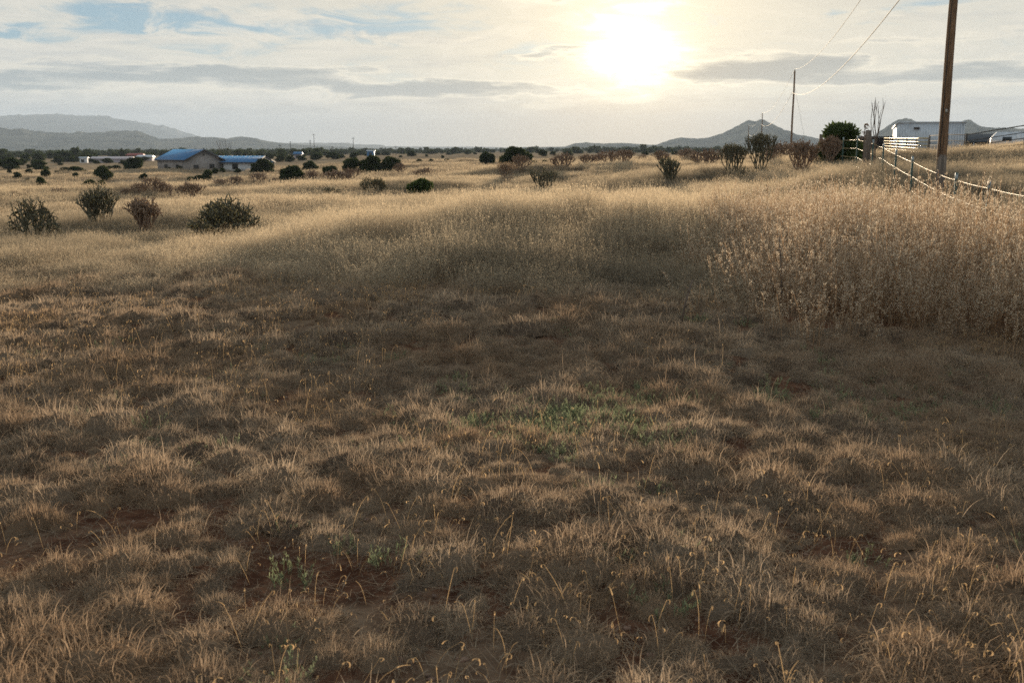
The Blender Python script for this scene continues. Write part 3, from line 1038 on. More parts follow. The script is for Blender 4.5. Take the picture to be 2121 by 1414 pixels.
# ------------------------------------------------------------------ small stones
def stone(px, py, sx, sy, sz, label, seed):
    rs = np.random.default_rng(seed)
    p = at(px, py)
    iv, it = ico()
    v = iv * (1 + 0.16 * rs.normal(size=(len(iv), 1))) * np.array([sx, sy, sz])
    o = link('stone', mesh('stone', v, it, M_SOIL_ROCK), None, (p.x, p.y, p.z + sz * 0.5))
    o.rotation_euler = (0.1, 0.05, rs.uniform(0, 3))
    tag(o, label, 'stone')


stone(1172, 678, 0.10, 0.06, 0.03, 'flat pale stone lying at the foot of the meadow grass', 91)
stone(1203, 682, 0.05, 0.035, 0.022, 'small pale stone next to the flat one', 92)
# ------------------------------------------------------------------ built things
M_POLE = plain('pole_wood', (0.19, 0.11, 0.06), 0.9, vary=0.6, scale=4, stretch=(10, 10, 0.5), bump=0.9)
M_POSTW = plain('post_wood', (0.16, 0.125, 0.10), 0.9, vary=0.4, scale=6, stretch=(8, 8, 0.5), bump=0.8)
M_TPOST = plain('t_post_paint', (0.05, 0.10, 0.085), 0.6, metal=0.2, vary=0.3, scale=12)
M_TTOP = plain('t_post_top', (0.40, 0.46, 0.48), 0.5, vary=0.1)
M_WIRE = plain('fence_wire', (0.42, 0.30, 0.14), 0.5, metal=0.25, vary=0.25, scale=20)
M_CABLE = plain('power_cable', (0.34, 0.28, 0.19), 0.7, metal=0.0, vary=0.1)
M_PIPE = plain('steel_pipe', (0.40, 0.30, 0.09), 0.5, metal=0.45, vary=0.2, scale=10)
M_PIPE_D = plain('dark_pipe', (0.055, 0.048, 0.042), 0.9, metal=0.0, vary=0.3, scale=10)
M_INS = plain('insulator', (0.35, 0.33, 0.30), 0.3)


def power_pole(px, dist, H, r, label, z_extra=0.0):
    p = spot(px, dist)
    t = empty('power_pole', p)
    tag(t, label, 'power pole', 'power poles of the line')
    n = 9
    zz = np.linspace(-0.4, H, n)
    pts = np.stack([0.012 * H * 0.1 * np.sin(zz), np.zeros(n), zz], 1)
    Geo().tube(pts, np.linspace(r, r * 0.72, n), 14).part('shaft', M_POLE, t, smooth=True)
    g = Geo().tube([(0, 0, H - 0.02), (0, 0, H + 0.10), (0, 0, H + 0.22)], [0.05, 0.08, 0.03], 8)
    g.part('insulator', M_INS, t)
    g = Geo().tube([(-r * 0.8, 0, H - 2.7), (-r * 0.8 - 0.10, 0, H - 2.7)], [0.04, 0.05], 8)
    g.part('neutral_bracket', M_INS, t)
    return p


P1 = power_pole(1951, 36.0, 10.4, 0.155, 'near weathered wooden power pole standing behind the wire fence')
_pp = [o for o in bpy.data.objects if o.name == 'power_pole'][0]
Geo().box((-0.02, -0.152, 2.1), (0.07, 0.012, 0.11)).part('pole_tag', M_INS, _pp)
Geo().tube([(-0.11, -0.11, 0.0), (-0.108, -0.108, 3.2), (-0.10, -0.10, 6.5), (-0.09, -0.09, 10.2)], 0.012, 5).part('ground_wire', M_PIPE_D, _pp)
P2 = power_pole(1638, 137, 10.6, 0.14, 'tall power pole rising above the brown chollas in front of the lone hill')
P3 = power_pole(1576, 265, 10.6, 0.14, 'far power pole standing against the peak of the lone hill')
P4 = power_pole(1549, 390, 10.6, 0.14, 'most distant power pole of the line, barely above the chollas')
P0 = Vector((P1.x - (P2.x - P1.x) * 0.9, P1.y - (P2.y - P1.y) * 0.9, P1.z))


def sag_line(a, b, sag, n=28):
    t = np.linspace(0, 1, n)[:, None]
    a, b = np.array(a), np.array(b)
    q = a + (b - a) * t
    q[:, 2] -= (4 * t * (1 - t))[:, 0] * sag
    return q


def cable(name, dz, dx, sag, rad, label):
    g = Geo()
    H = (10.4, 10.4, 10.6, 10.6, 10.6)
    tops = [Vector((p.x + dx, p.y, p.z + h + dz)) for p, h in zip((P1, P2, P3, P4), H[1:])]
    line = [sag_line(tops[i], tops[i + 1], sag) for i in range(3)]
    pts = np.concatenate([line[0]] + [l[1:] for l in line[1:]])
    g.tube(pts, rad, 5)
    o = g.part(name, M_CABLE, None, smooth=True)
    tag(o, label, 'power cable')


cable('power_cable', 0.22, 0.0, 1.7, 0.018, 'upper sunlit cable strung between the tops of the power poles')
cable('power_cable', -2.7, -0.2, 1.9, 0.022, 'lower sunlit cable strung below the tops of the power poles')
g = Geo().tube([Vector((P2.x, P2.y, P2.z + 9.0)), Vector((P2.x + 2.7, P2.y + 1.5, gz(P2.x + 2.7, P2.y + 1.5) - 0.05))], 0.012, 4)
tag(g.part('guy_wire', M_PIPE_D), 'thin guy wire slanting down from the tall power pole above the brown chollas', 'wire')

# wire fence: top-wire heights read off the photograph along the fence line
FENCE = [(2330, 8.8, 0.99), (2160, 11.6, 0.99), (2056, 14.2, 1.00), (1986, 16.7, 1.04), (1947, 18.4, 1.10), (1892, 21.6, 1.27), (1857, 24.3, 1.41), (1830, 27.0, 1.57), (1808, 29.5, 1.69), (1775, 34.6, 1.86), (1746, 40.0, 1.87), (1737, 43.5, 1.84)]
fpts = []
for px, d, z in FENCE:
    q = spot(px, math.hypot(d, d * (px - 1060) / 2100))
    fpts.append((q.x, q.y, z, q.z))
fence = empty('wire_fence', (fpts[0][0], fpts[0][1], fpts[0][3]))
tag(fence, 'four-strand wire fence on green metal posts climbing through the weeds', 'fence')
F0 = np.array(fence.location)


def tpost(x, y, zt, zb):
    g = Geo()
    h = zt - zb + 0.12
    g.box((0, 0, h / 2 - 0.05), (0.042, 0.008, h + 0.1)).box((0, 0.024, h / 2 - 0.05), (0.008, 0.040, h + 0.096))
    for k in range(int(h / 0.09)):
        g.box((0, -0.007, 0.12 + k * 0.09), (0.020, 0.006, 0.03))
    o = g.part('t_post', M_TPOST, fence, loc=(x - F0[0], y - F0[1], zb - F0[2]))
    Geo().box((0, -0.001, h - 0.07), (0.046, 0.014, 0.13)).part('white_cap', M_TTOP, o)


def wpost(x, y, h, r, zb, lean=0.0):
    rs = np.random.default_rng(int(x * 100))
    g = Geo()
    pts = np.array([(0, 0, -0.2), (lean * 0.3, 0, h * 0.35), (lean * 0.7, 0, h * 0.7), (lean, 0, h)])
    g.tube(pts, [r * 1.06, r, r * 0.97, r * 0.92], 10)
    g.part('wood_post', M_POSTW, fence, loc=(x - F0[0], y - F0[1], zb - F0[2]), smooth=False)


for (px, d, z), (x, y, zt, zb) in zip(FENCE, fpts):
    if px == 1947:
        wpost(x, y, zt - zb + 0.30, 0.085, zb, 0.06)
        wpost(x + 0.09, y + 0.14, zt - zb + 0.34, 0.06, zb, 0.03)
    else:
        tpost(x, y, zt, zb)
q = spot(1797, 31.5)
wpost(q.x, q.y, 1.70, 0.095, q.z)
for k, dzz in enumerate((0, -0.30, -0.60, -0.90)):
    P = []
    for i in range(len(fpts) - 1):
        a, b = fpts[i], fpts[i + 1]
        seg = sag_line((a[0], a[1] - 0.016, a[2] + dzz), (b[0], b[1] - 0.016, b[2] + dzz), 0.012, 7)
        P.append(seg if i == 0 else seg[1:])
    P = np.concatenate(P) - F0
    g = Geo().tube(P, 0.0036, 6)
    # twisted second strand with barbs
    tl = np.cumsum(np.r_[0, np.linalg.norm(np.diff(P, axis=0), axis=1)])
    for s in np.arange(0.1, tl[-1], 0.16):
        c = np.array([np.interp(s, tl, P[:, j]) for j in range(3)])
        g.tube([c + (-0.012, 0, -0.014), c, c + (0.010, 0, 0.014)], [0.0015, 0.005, 0.0015], 4)
    g.part('wire_strand', M_WIRE, fence, smooth=True)

# two grey posts poking up beside the olive juniper
for px, d, h, lab in ((1699, 60, 2.0, 'short grey post top showing just beside the olive juniper'), (1673, 75, 1.6, 'lower dark post top showing above the brown chollas')):
    q = spot(px, d)
    g = Geo().tube([(0, 0, -0.2), (0, 0, h * 0.5), (0.01, 0, h)], [0.11, 0.105, 0.10], 8)
    o = g.part('wood_post', M_POSTW, None, loc=q)
    tag(o, lab, 'post')


# ---- pipe corral
def corral(pts, rails, post_every, H, mats, label, rad=0.03, postr=0.05, level=False):
    root = empty('pipe_corral', (pts[0][0], pts[0][1], gz(pts[0][0], pts[0][1])))
    tag(root, label, 'fence')
    O = np.array(root.location)
    P = []
    for a, b in zip(pts[:-1], pts[1:]):
        n = max(2, int(math.hypot(b[0] - a[0], b[1] - a[1]) / post_every) + 1)
        for t in np.linspace(0, 1, n)[:(-1 if b is not pts[-1] else None)]:
            x, y = a[0] + (b[0] - a[0]) * t, a[1] + (b[1] - a[1]) * t
            za, zb = gz(*pts[0]), gz(*pts[-1])
            q = math.hypot(x - pts[0][0], y - pts[0][1]) / math.hypot(pts[-1][0] - pts[0][0], pts[-1][1] - pts[0][1])
            P.append((x, y, za + (zb - za) * q if level else gz(x, y)))
    for x, y, z in P:
        Geo().tube([(0, 0, min(-0.15, gz(x, y) - z - 0.15)), (0, 0, H * 0.5), (0, 0, H + 0.06)], postr, 8).part('post', mats[1], root, loc=(x - O[0], y - O[1], z - O[2]))
    for h in rails:
        Geo().tube(np.array([(x - O[0], y - O[1], z + h - O[2]) for x, y, z in P]), rad if h < H - 0.1 else rad * 1.25, 6).part('rail', mats[0], root, smooth=True)


def xy(px, d):
    q = spot(px, d)
    return (q.x, q.y)


corral([xy(1830, 112), xy(1922, 80)], (0.22, 0.47, 0.72, 0.97, 1.22, 1.50), 6.4, 1.5, (M_PIPE, M_PIPE_D), 'corral panel of gleaming sunlit steel rails in front of the white shed', 0.034, level=True)
corral([xy(1924, 79.3), xy(1961, 72), xy(2000, 66), xy(2121, 60), xy(2260, 58)], (0.35, 0.65, 0.95, 1.25, 1.62), 6.0, 1.62, (M_PIPE_D, M_PIPE_D), 'dark pipe corral fence with round posts running past the wooden power pole', 0.022, 0.055)


# ---- buildings
def ribbed(name, color, pitch, axis='X', rough=0.5, metal=0.3):
    m, h = material(name)
    b = h.n('ShaderNodeBsdfPrincipled')
    tcn = h.n('ShaderNodeTexCoord')
    nz = h.noise(tcn.outputs['Object'], 1.2, 5, 0.6)
    h.put(b.inputs['Base Color'], h.mix(h.ss(nz, 0.3, 0.7), tuple(c * 0.85 for c in color), tuple(min(1, c * 1.1) for c in color)))
    b.inputs['Roughness'].default_value = rough
    b.inputs['Metallic'].default_value = metal
    h.t.links.new(b.outputs[0], h.out.inputs[0])
    return m


def stone_wall(name, c1, c2):
    m, h = material(name)
    b = h.n('ShaderNodeBsdfPrincipled')
    tcn = h.n('ShaderNodeTexCoord')
    nz = h.noise(tcn.outputs['Object'], 2.5, 6, 0.7)
    n2_ = h.noise(tcn.outputs['Object'], 0.5, 3, 0.5)
    c = h.mix(h.ss(nz, 0.38, 0.62), c1, c2)
    c = h.mix(h.ss(n2_, 0.4, 0.65, 0, 0.4), c, c1)
    h.put(b.inputs['Base Color'], c)
    b.inputs['Roughness'].default_value = 0.95
    h.t.links.new(b.outputs[0], h.out.inputs[0])
    return m


M_STONE = stone_wall('grey_block_wall', (0.25, 0.22, 0.205), (0.40, 0.36, 0.34))
M_STUCCO = stone_wall('white_stucco', (0.62, 0.62, 0.64), (0.76, 0.76, 0.77))
M_BLUE = ribbed('blue_metal_roof', (0.045, 0.17, 0.37), 0.3, rough=0.55, metal=0.0)
M_WHITE = ribbed('white_sheet', (0.62, 0.66, 0.72), 0.25, rough=0.45, metal=0.0)
M_TRIM = plain('dark_trim', (0.07, 0.055, 0.05), 0.7)
M_GLASS = plain('dark_glass', (0.02, 0.025, 0.03), 0.12, vary=0.1)
M_DOOR = plain('white_door', (0.72, 0.73, 0.76), 0.5, vary=0.05)
M_DARKROOF = plain('dark_shingle', (0.06, 0.065, 0.075), 0.9, vary=0.2, scale=2)
M_BROWNW = plain('brown_siding', (0.20, 0.15, 0.12), 0.9, vary=0.15, scale=2)
M_RED = plain('red_roof', (0.33, 0.09, 0.08), 0.7, vary=0.15)
M_LAV = plain('lavender_wall', (0.36, 0.31, 0.33), 0.8, vary=0.15)
M_PINK = plain('pale_roof', (0.62, 0.54, 0.56), 0.6, vary=0.15)


def window(parent, x, y, z, w, h, face):
    """face: '-y' or '-x' wall of the local house frame; frame with two panes set in it"""
    f = Geo()
    g1, g2 = Geo(), Geo()
    if face == '-y':
        for dx_ in (-w / 2, 0, w / 2):
            f.box((x + dx_, y - 0.03, z), (0.07, 0.10, h + 0.07))
        for dz_ in (-h / 2, h / 2):
            f.box((x, y - 0.03, z + dz_), (w - 0.072, 0.096, 0.07))
        g1.box((x - w / 4, y - 0.01, z), (w / 2 - 0.07, 0.03, h - 0.07))
        g2.box((x + w / 4, y - 0.01, z), (w / 2 - 0.07, 0.03, h - 0.07))
    else:
        for dx_ in (-w / 2, 0, w / 2):
            f.box((x - 0.03, y + dx_, z), (0.10, 0.07, h + 0.07))
        for dz_ in (-h / 2, h / 2):
            f.box((x - 0.03, y, z + dz_), (0.096, w - 0.072, 0.07))
        g1.box((x - 0.01, y - w / 4, z), (0.03, w / 2 - 0.07, h - 0.07))
        g2.box((x - 0.01, y + w / 4, z), (0.03, w / 2 - 0.07, h - 0.07))
    o = f.part('window', M_TRIM, parent)
    g1.part('pane', M_GLASS, o)
    g2.part('pane', M_GLASS, o)


def gable_house(name, label, loc, rz, W, L, eave, ridge_h, wall_m, roof_m, over=0.45, cat='house'):
    """gable end is the local -y face (x across), ridge runs along +y"""
    t = empty(name, loc, rz)
    tag(t, label, cat)
    g = Geo().prism([(-W / 2, -0.6), (W / 2, -0.6), (W / 2, eave), (0, ridge_h), (-W / 2, eave)], 0, L)
    g.part('wall', wall_m, t)
    sl = (ridge_h - eave) / (W / 2)
    for s in (-1, 1):
        xe = s * (W / 2 + over)
        ze = eave - sl * over
        th = 0.10
        poly = [(xe, ze + 0.02), (0, ridge_h + 0.02), (0, ridge_h + th + 0.02), (xe, ze + th + 0.02)]
        if s > 0:
            poly = poly[::-1]
        rf = Geo().prism(poly, -over, L + over).part('roof_slope', roof_m, t)
        seams = Geo()
        nrib = int(L / 0.9)
        for k in range(nrib + 1):
            yk = -over + 0.04 + (L + 2 * over - 0.08) * k / nrib
            P = [(xe, ze + th + 0.022), (0, ridge_h + th + 0.022), (0, ridge_h + th + 0.06), (xe, ze + th + 0.06)]
            seams.prism(P if s < 0 else P[::-1], yk - 0.025, yk + 0.025)
        seams.part('seam_ribs', roof_m, rf)
        fb = Geo()
        P = [(xe, ze - 0.16), (0, ridge_h - 0.16), (0, ridge_h + 0.12), (xe, ze + 0.12)]
        fb.prism(P if s < 0 else P[::-1], -over - 0.06, -over - 0.003)
        fb.part('fascia', M_TRIM, t)
        Geo().box((xe + s * 0.03, L / 2, ze + 0.0), (0.05, L + 2 * over, 0.20)).part('gutter', M_TRIM, t)
    return t


def spot_z(px, d, py):
    q = spot(px, d)
    q.z = CAM_H - (py - 308) / 2100 * math.hypot(q.x, q.y)
    return q


# main block with the grey gable, corner nearest the camera between its long wall and its gable
DH = 205.0
ph = spot(421, DH)
base_z = CAM_H - (357 - 308) / 2100 * DH
main = gable_house('blue_roofed_house', 'grey block house with plain gable and bright blue metal roof', (ph.x, ph.y, base_z), R(17 + 27), 7.6, 12.2, 2.75, 4.55, M_STONE, M_BLUE)
window(main, -1.7, 0, 1.25, 0.9, 0.8, '-y')
window(main, 1.6, 0, 1.45, 0.9, 0.7, '-y')
Geo().box((0.0, -0.02, 3.65), (0.4, 0.05, 0.4)).part('gable_vent', M_TRIM, main)
window(main, -3.8, 3.6, 1.3, 0.9, 0.8, '-x')
window(main, -3.8, 8.4, 1.3, 1.2, 0.8, '-x')
pw = spot(543, 206)
wing = gable_house('house_wing', 'low white wing with blue metal roof, white door and open end gable', (pw.x, pw.y, base_z + 0.1), R(14 + 60), 6.6, 11.0, 2.15, 3.15, M_STUCCO, M_BLUE, over=0.6)
window(wing, -3.3, 4.2, 1.25, 1.2, 1.0, '-x')
window(wing, -3.3, 7.4, 1.25, 1.1, 1.0, '-x')
dr = Geo().box((-3.31, 9.7, 0.95), (0.08, 0.95, 1.9)).part('door', M_DOOR, wing)
Geo().box((-3.37, 9.4, 0.95), (0.05, 0.05, 0.12)).part('door_handle', M_TRIM, dr)
for yy in (-0.4, 5.5):
    Geo().box((3.6, yy, 0.95), (0.14, 0.14, 2.0)).part('porch_post', M_TRIM, wing)

# white metal shed on the right
ps = spot(1919, 122)
shed = empty('metal_shed', (ps.x, ps.y, ps.z), R(-15))
tag(shed, 'white ribbed metal shed with slanting roof edge behind the corral', 'shed')
SW, SD, SH = 6.7, 5.5, 3.1
Geo().prism([(-SD / 2, -0.3), (SD / 2, -0.3), (SD / 2, SH - 0.55), (-SD / 2, SH)], -SW / 2, SW / 2).part('wall', M_WHITE, shed)
body = shed.children[0]
body.rotation_euler = (0, 0, R(90))
ribs = Geo()
for k in range(25):
    x = -SW / 2 + 0.1 + k * (SW - 0.2) / 24
    Geo().box((x, -SD / 2 - 0.02, SH / 2 - 0.05), (0.06, 0.05, SH - 0.1)).part('rib', M_WHITE, shed)
g = Geo().prism([(-SD / 2 - 0.15, SH + 0.02), (SD / 2 + 0.15, SH - 0.55 - 0.01), (SD / 2 + 0.15, SH - 0.42), (-SD / 2 - 0.15, SH + 0.14)], -SW / 2 - 0.15, SW / 2 + 0.15)
rf = g.part('roof', M_WHITE, shed)
rf.rotation_euler = (0, 0, R(90))
Geo().box((-1.5, -SD / 2 - 0.10, SH - 0.55), (0.55, 0.16, 0.22)).part('wall_lamp', M_TRIM, shed)

# low dark lean-to beside the corral
pl = spot(1845, 125)
lt = empty('lean_to', (pl.x, pl.y, pl.z), R(-20))
tag(lt, 'low dark lean-to shelter behind the gleaming corral rails', 'shed')
Geo().prism([(-5.5, 1.75), (5.5, 1.75), (5.5, 1.9), (-5.5, 1.9)], -1.8, 1.8).part('roof', M_DARKROOF, lt)
Geo().box((0, 1.7, 0.85), (10.6, 0.08, 1.78)).part('back_wall', M_TRIM, lt)
for x in (-5.2, -1.7, 1.7, 5.2):
    Geo().box((x, -1.6, 0.8), (0.14, 0.14, 1.88)).part('post', M_TRIM, lt)

# ranch house with dark roof
pr = spot(2034, 175)
rz = R(-25)
rh = empty('ranch_house', (pr.x, pr.y, pr.z - 0.3), rz)
tag(rh, 'low ranch house with wide dark hipped roof and white porch posts', 'house')
Geo().box((0.6, 0, 1.1), (9.6, 6.0, 2.6)).part('wall', M_TRIM, rh)
Geo().box((-5.6, -0.3, 0.9), (2.7, 4.6, 2.2)).part('side_wall', M_BROWNW, rh)
g = Geo()
hx, hy, e, rr_, rh_ = 6.4, 4.4, 2.15, 3.6, 3.35
g.add([(-hx, -hy, e), (hx, -hy, e), (hx, hy, e), (-hx, hy, e), (-rr_, 0, rh_), (rr_, 0, rh_), (-hx, -hy, e - 0.12), (hx, -hy, e - 0.12), (hx, hy, e - 0.12), (-hx, hy, e - 0.12)],
      [(0, 1, 5, 4), (2, 3, 4, 5), (6, 7, 1, 0), (7, 8, 2, 1), (8, 9, 3, 2), (9, 6, 0, 3), (9, 8, 7, 6)], [(1, 2, 5), (3, 0, 4)])
g.part('roof', M_DARKROOF, rh)
for x in (-3.4, -1.2, 1.0, 3.2, 5.2):
    Geo().box((x, -4.1, 0.95), (0.16, 0.16, 2.3)).part('porch_post', M_DOOR, rh)
for x in (-2.3, 2.2, 4.2):
    window(rh, x, -3.0, 1.2, 1.1, 1.0, '-y')

# white camper trailer
pc = spot(2100, 150)
ct = empty('camper_trailer', (pc.x, pc.y, pc.z), R(-22))
tag(ct, 'white camper trailer parked beside the ranch house', 'trailer')
g = Geo().prism([(-2.9, 0.55), (2.6, 0.55), (2.9, 1.1), (2.9, 2.35), (2.2, 2.65), (-2.2, 2.65), (-2.9, 1.9)], -1.1, 1.1)
g.part('body', M_WHITE, ct)
for x in (-1.0, 1.6):
    Geo().box((x, -1.11, 1.75), (1.1, 0.05, 0.55)).part('window', M_GLASS, ct)
Geo().box((0.35, -1.115, 1.5), (0.6, 0.05, 1.7)).part('door', M_DOOR, ct)
for x in (-0.55, 0.45):
    for s in (-1, 1):
        w = Geo().tube([(x, s * 0.95, 0.33), (x, s * 1.12, 0.33)], 0.34, 14).part('wheel', M_TRIM, ct)
        Geo().tube([(x, s * 1.115, 0.33), (x, s * 1.14, 0.33)], 0.18, 10).part('hub', M_WHITE, w)
Geo().tube([(2.7, 0, 0.5), (4.0, 0, 0.45), (4.05, 0, 0.0)], 0.05, 6).part('hitch', M_TRIM, ct)


# far farm buildings
def far_block(px, d, w, dep, h, roofh, wall_m, roof_m, label, name='farm_building', rz=0.0, dz_=0.0):
    q = spot(px, d)
    t = empty(name, (q.x, q.y, q.z + dz_), rz)
    tag(t, label, 'building')
    Geo().box((0, 0, h / 2 - 0.5), (w, dep, h + 1)).part('wall', wall_m, t)
    hw, hd = w / 2 + 0.4, dep / 2 + 0.4
    g = Geo()
    g.add([(-hw, -hd, h + .02), (hw, -hd, h + .02), (hw, hd, h + .02), (-hw, hd, h + .02), (-hw, 0, h + roofh), (hw, 0, h + roofh)], [(0, 1, 5, 4), (2, 3, 4, 5), (3, 2, 1, 0)], [(1, 2, 5), (3, 0, 4)])
    g.part('roof', roof_m, t)
    n = max(1, int(w / 4))
    for k in range(n):
        x = -w / 2 + (k + 0.5) * w / n
        f = Geo().box((x, -dep / 2 - 0.02, h * 0.5), (1.2, 0.08, 1.0)).part('window', M_TRIM, t)
        Geo().box((x, -dep / 2 - 0.07, h * 0.5), (1.0, 0.04, 0.8)).part('pane', M_GLASS, f)
    return t


far_block(232, 420, 15, 8, 1.7, 0.9, M_LAV, M_PINK, 'long low far building with pinkish pale roof in the junipers', dz_=0.0)
far_block(280, 445, 5.5, 6, 2.6, 0.9, M_BROWNW, M_RED, 'far building with dull red roof between two pale roofs', dz_=0.2)
far_block(300, 415, 5, 6, 1.8, 0.8, M_LAV, M_WHITE, 'far building with bluish white roof next to the red-roofed one', dz_=-0.2)
far_block(172, 400, 2.2, 2.2, 2.0, 0.4, M_STUCCO, M_WHITE, 'tiny white shed standing among the far junipers', dz_=0.0)
far_block(617, 380, 2.4, 3, 1.6, 0.9, M_LAV, M_BLUE, 'tiny far cabin with pale blue roof beside the distant utility poles', dz_=0.1)
far_block(768, 420, 2.8, 3, 2.2, 0.4, M_BLUE, M_WHITE, 'small far blue shed on the pasture skyline', dz_=0.0)

for px, h in ((580, 6.0), (602, 7.5), (643, 8.0), (651, 11.0), (732, 9.0), (820, 5.0), (688, 5.0)):
    q = spot(px, 500)
    t = empty('utility_pole', q)
    tag(t, 'tallest of the distant utility poles on the plain' if h > 10 else 'hair-thin distant utility pole on the plain beyond the blue-roofed house', 'power pole', 'distant utility poles')
    Geo().tube([(0, 0, -0.5), (0, 0, h * 0.5), (0, 0, h)], [0.16, 0.14, 0.12], 6).part('shaft', M_PIPE_D, t)
    Geo().box((0, 0, h - 0.5), (1.6, 0.1, 0.12)).part('crossarm', M_PIPE_D, t)
# ------------------------------------------------------------------ grass and weeds
def ribbons(rs, n, base, azm, t0, curl, L, w, S=4, p=1.0, taper=0.85, flat=None, v=None, h0=0.0, h1=1.0):
    """n ribbons; returns V, Q, vary, hgt"""
    s = np.arange(S + 1) / S
    mid = (np.arange(S) + 0.5) / S
    tilt = t0[:, None] + curl[:, None] * mid[None] ** p
    step = (L / S)[:, None]
    dh, dz_ = np.sin(tilt) * step, np.cos(tilt) * step
    H = np.concatenate([np.zeros((n, 1)), np.cumsum(dh, 1)], 1)
    Zz = np.concatenate([np.zeros((n, 1)), np.cumsum(dz_, 1)], 1)
    ca, sa = np.cos(azm)[:, None], np.sin(azm)[:, None]
    P = np.stack([base[:, 0:1] + H * ca, base[:, 1:2] + H * sa, base[:, 2:3] + Zz], -1)
    fa = azm + math.pi / 2 + (rs.normal(size=n) * 0.7 if flat is None else flat)
    wd = (w[:, None] * (1 - taper * s[None] ** 1.6))[..., None] * 0.5
    side = np.stack([np.cos(fa), np.sin(fa), np.zeros(n)], -1)[:, None]
    A, B = P - side * wd, P + side * wd
    V = np.stack([A, B], 2).reshape(-1, 3)
    k = (np.arange(n) * (S + 1) * 2)[:, None] + (np.arange(S) * 2)[None]
    Q = np.stack([k, k + 1, k + 3, k + 2], -1).reshape(-1, 4)
    v = rs.random(n) if v is None else v
    va = np.repeat(v, (S + 1) * 2)
    hg = np.tile(np.repeat(h0 + (h1 - h0) * s, 2), n)
    tipdir = np.stack([np.sin(tilt[:, -1]) * ca[:, 0], np.sin(tilt[:, -1]) * sa[:, 0], np.cos(tilt[:, -1])], -1)
    return V, Q, va, hg, P, tilt[:, -1]


def join(parts):
    V, Q, a, h, n = [], [], [], [], 0
    for p in parts:
        V.append(p[0])
        Q.append(p[1] + n)
        a.append(p[2])
        h.append(p[3])
        n += len(p[0])
    return np.concatenate(V), np.concatenate(Q), np.concatenate(a), np.concatenate(h)


def flakes(rs, pts, ln, wd, upb=0.4):
    """little seed quads"""
    n = len(pts)
    a = rs.normal(size=(n, 3))
    a[:, 2] = np.abs(a[:, 2]) + upb
    a /= np.linalg.norm(a, axis=1, keepdims=True)
    b = np.cross(a, rs.normal(size=(n, 3)))
    b /= np.linalg.norm(b, axis=1, keepdims=True) + 1e-9
    l = (ln * rs.uniform(0.6, 1.4, n))[:, None]
    w = (wd * rs.uniform(0.6, 1.4, n))[:, None]
    V = np.stack([pts, pts + a * l * 0.5 + b * w * 0.5, pts + a * l, pts + a * l * 0.5 - b * w * 0.5], 1).reshape(-1, 3)
    return V, np.arange(n * 4).reshape(-1, 4), np.repeat(rs.random(n), 4), np.ones(n * 4)


def proto(colname, i, J, mat):
    me = mesh(colname, J[0], J[1], mat, {'vary': J[2], 'hgt': J[3]})
    return me


def disc(rs, n, r, pw=0.5):
    a = rs.uniform(0, 6.283, n)
    q = r * rs.random(n) ** pw
    return np.stack([q * np.cos(a), q * np.sin(a), np.full(n, -0.01)], 1), a, q


def tuft_curly(seed, n, rad, hm, w, Lk=1.0, up=4):
    """cushion: a thatch dome bristling with short hooked blades and a few taller straight ones"""
    rs = np.random.default_rng(seed)
    na, nr = 11, 4
    V, Q = [], []
    wob = 1 + 0.22 * rs.normal(size=na)
    for i in range(nr):
        f = 1 - i / (nr - 0.6)
        for j in range(na):
            a = 6.283 * j / na
            q = rad * 0.86 * f * wob[j]
            V.append((q * math.cos(a), q * math.sin(a), (0.80 * hm * math.sqrt(max(0, 1 - f * f)) - 0.015) * (1 + 0.15 * rs.normal())))
    for i in range(nr - 1):
        for j in range(na):
            Q.append((i * na + j, i * na + (j + 1) % na, (i + 1) * na + (j + 1) % na, (i + 1) * na + j))
    top = (nr - 1) * na
    for j in range(0, na - 2, 2):
        Q.append((top, top + j + 1, top + j + 2, top + min(j + 3, na - 1)) if j + 3 < na else (top, top + j + 1, top + j + 2, top + j + 2))
    Q = [q for q in Q if len(set(q)) == 4]
    V = np.array(V)
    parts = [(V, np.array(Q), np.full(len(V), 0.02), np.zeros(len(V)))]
    b, a, q = disc(rs, n, rad, 0.6)
    f = q / rad
    b[:, 2] = hm * 0.72 * np.sqrt(np.maximum(0, 1 - f * f)) - 0.012
    t0 = np.clip(1.25 * f + rs.normal(size=n) * 0.45, -0.4, 1.9)
    L = (0.062 + rs.normal(size=n) * 0.022).clip(0.02) * Lk
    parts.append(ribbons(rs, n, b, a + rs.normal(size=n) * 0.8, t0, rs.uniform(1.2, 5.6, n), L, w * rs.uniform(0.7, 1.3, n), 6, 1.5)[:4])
    b, a, q = disc(rs, up, rad)
    b[:, 2] = hm * 0.4
    parts.append(ribbons(rs, up, b, a, np.abs(rs.normal(size=up) * 0.35), rs.uniform(0.6, 3.0, up), rs.uniform(0.05, 0.11, up) * Lk, np.full(up, w), 5, 2.0, v=rs.uniform(0.5, 1, up))[:4])
    return join(parts)


def grid_pts(rs, s, r0, r1, half, jit=0.42):
    """jittered grid over the viewed ground: cushions with gaps between"""
    gx = np.arange(-r1, r1, s)
    gy = np.arange(0, r1, s * 0.87)
    X, Y = np.meshgrid(gx, gy)
    X = X + (np.arange(len(gy)) % 2)[:, None] * s * 0.5
    X = X.ravel() + rs.uniform(-jit, jit, X.size) * s
    Y = Y.ravel() + rs.uniform(-jit, jit, Y.size) * s
    r, th = np.hypot(X, Y), np.arctan2(X, Y)
    k = (r > r0) & (r < r1) & (np.abs(th) < half)
    return X[k], Y[k], r[k], np.tan(th[k])


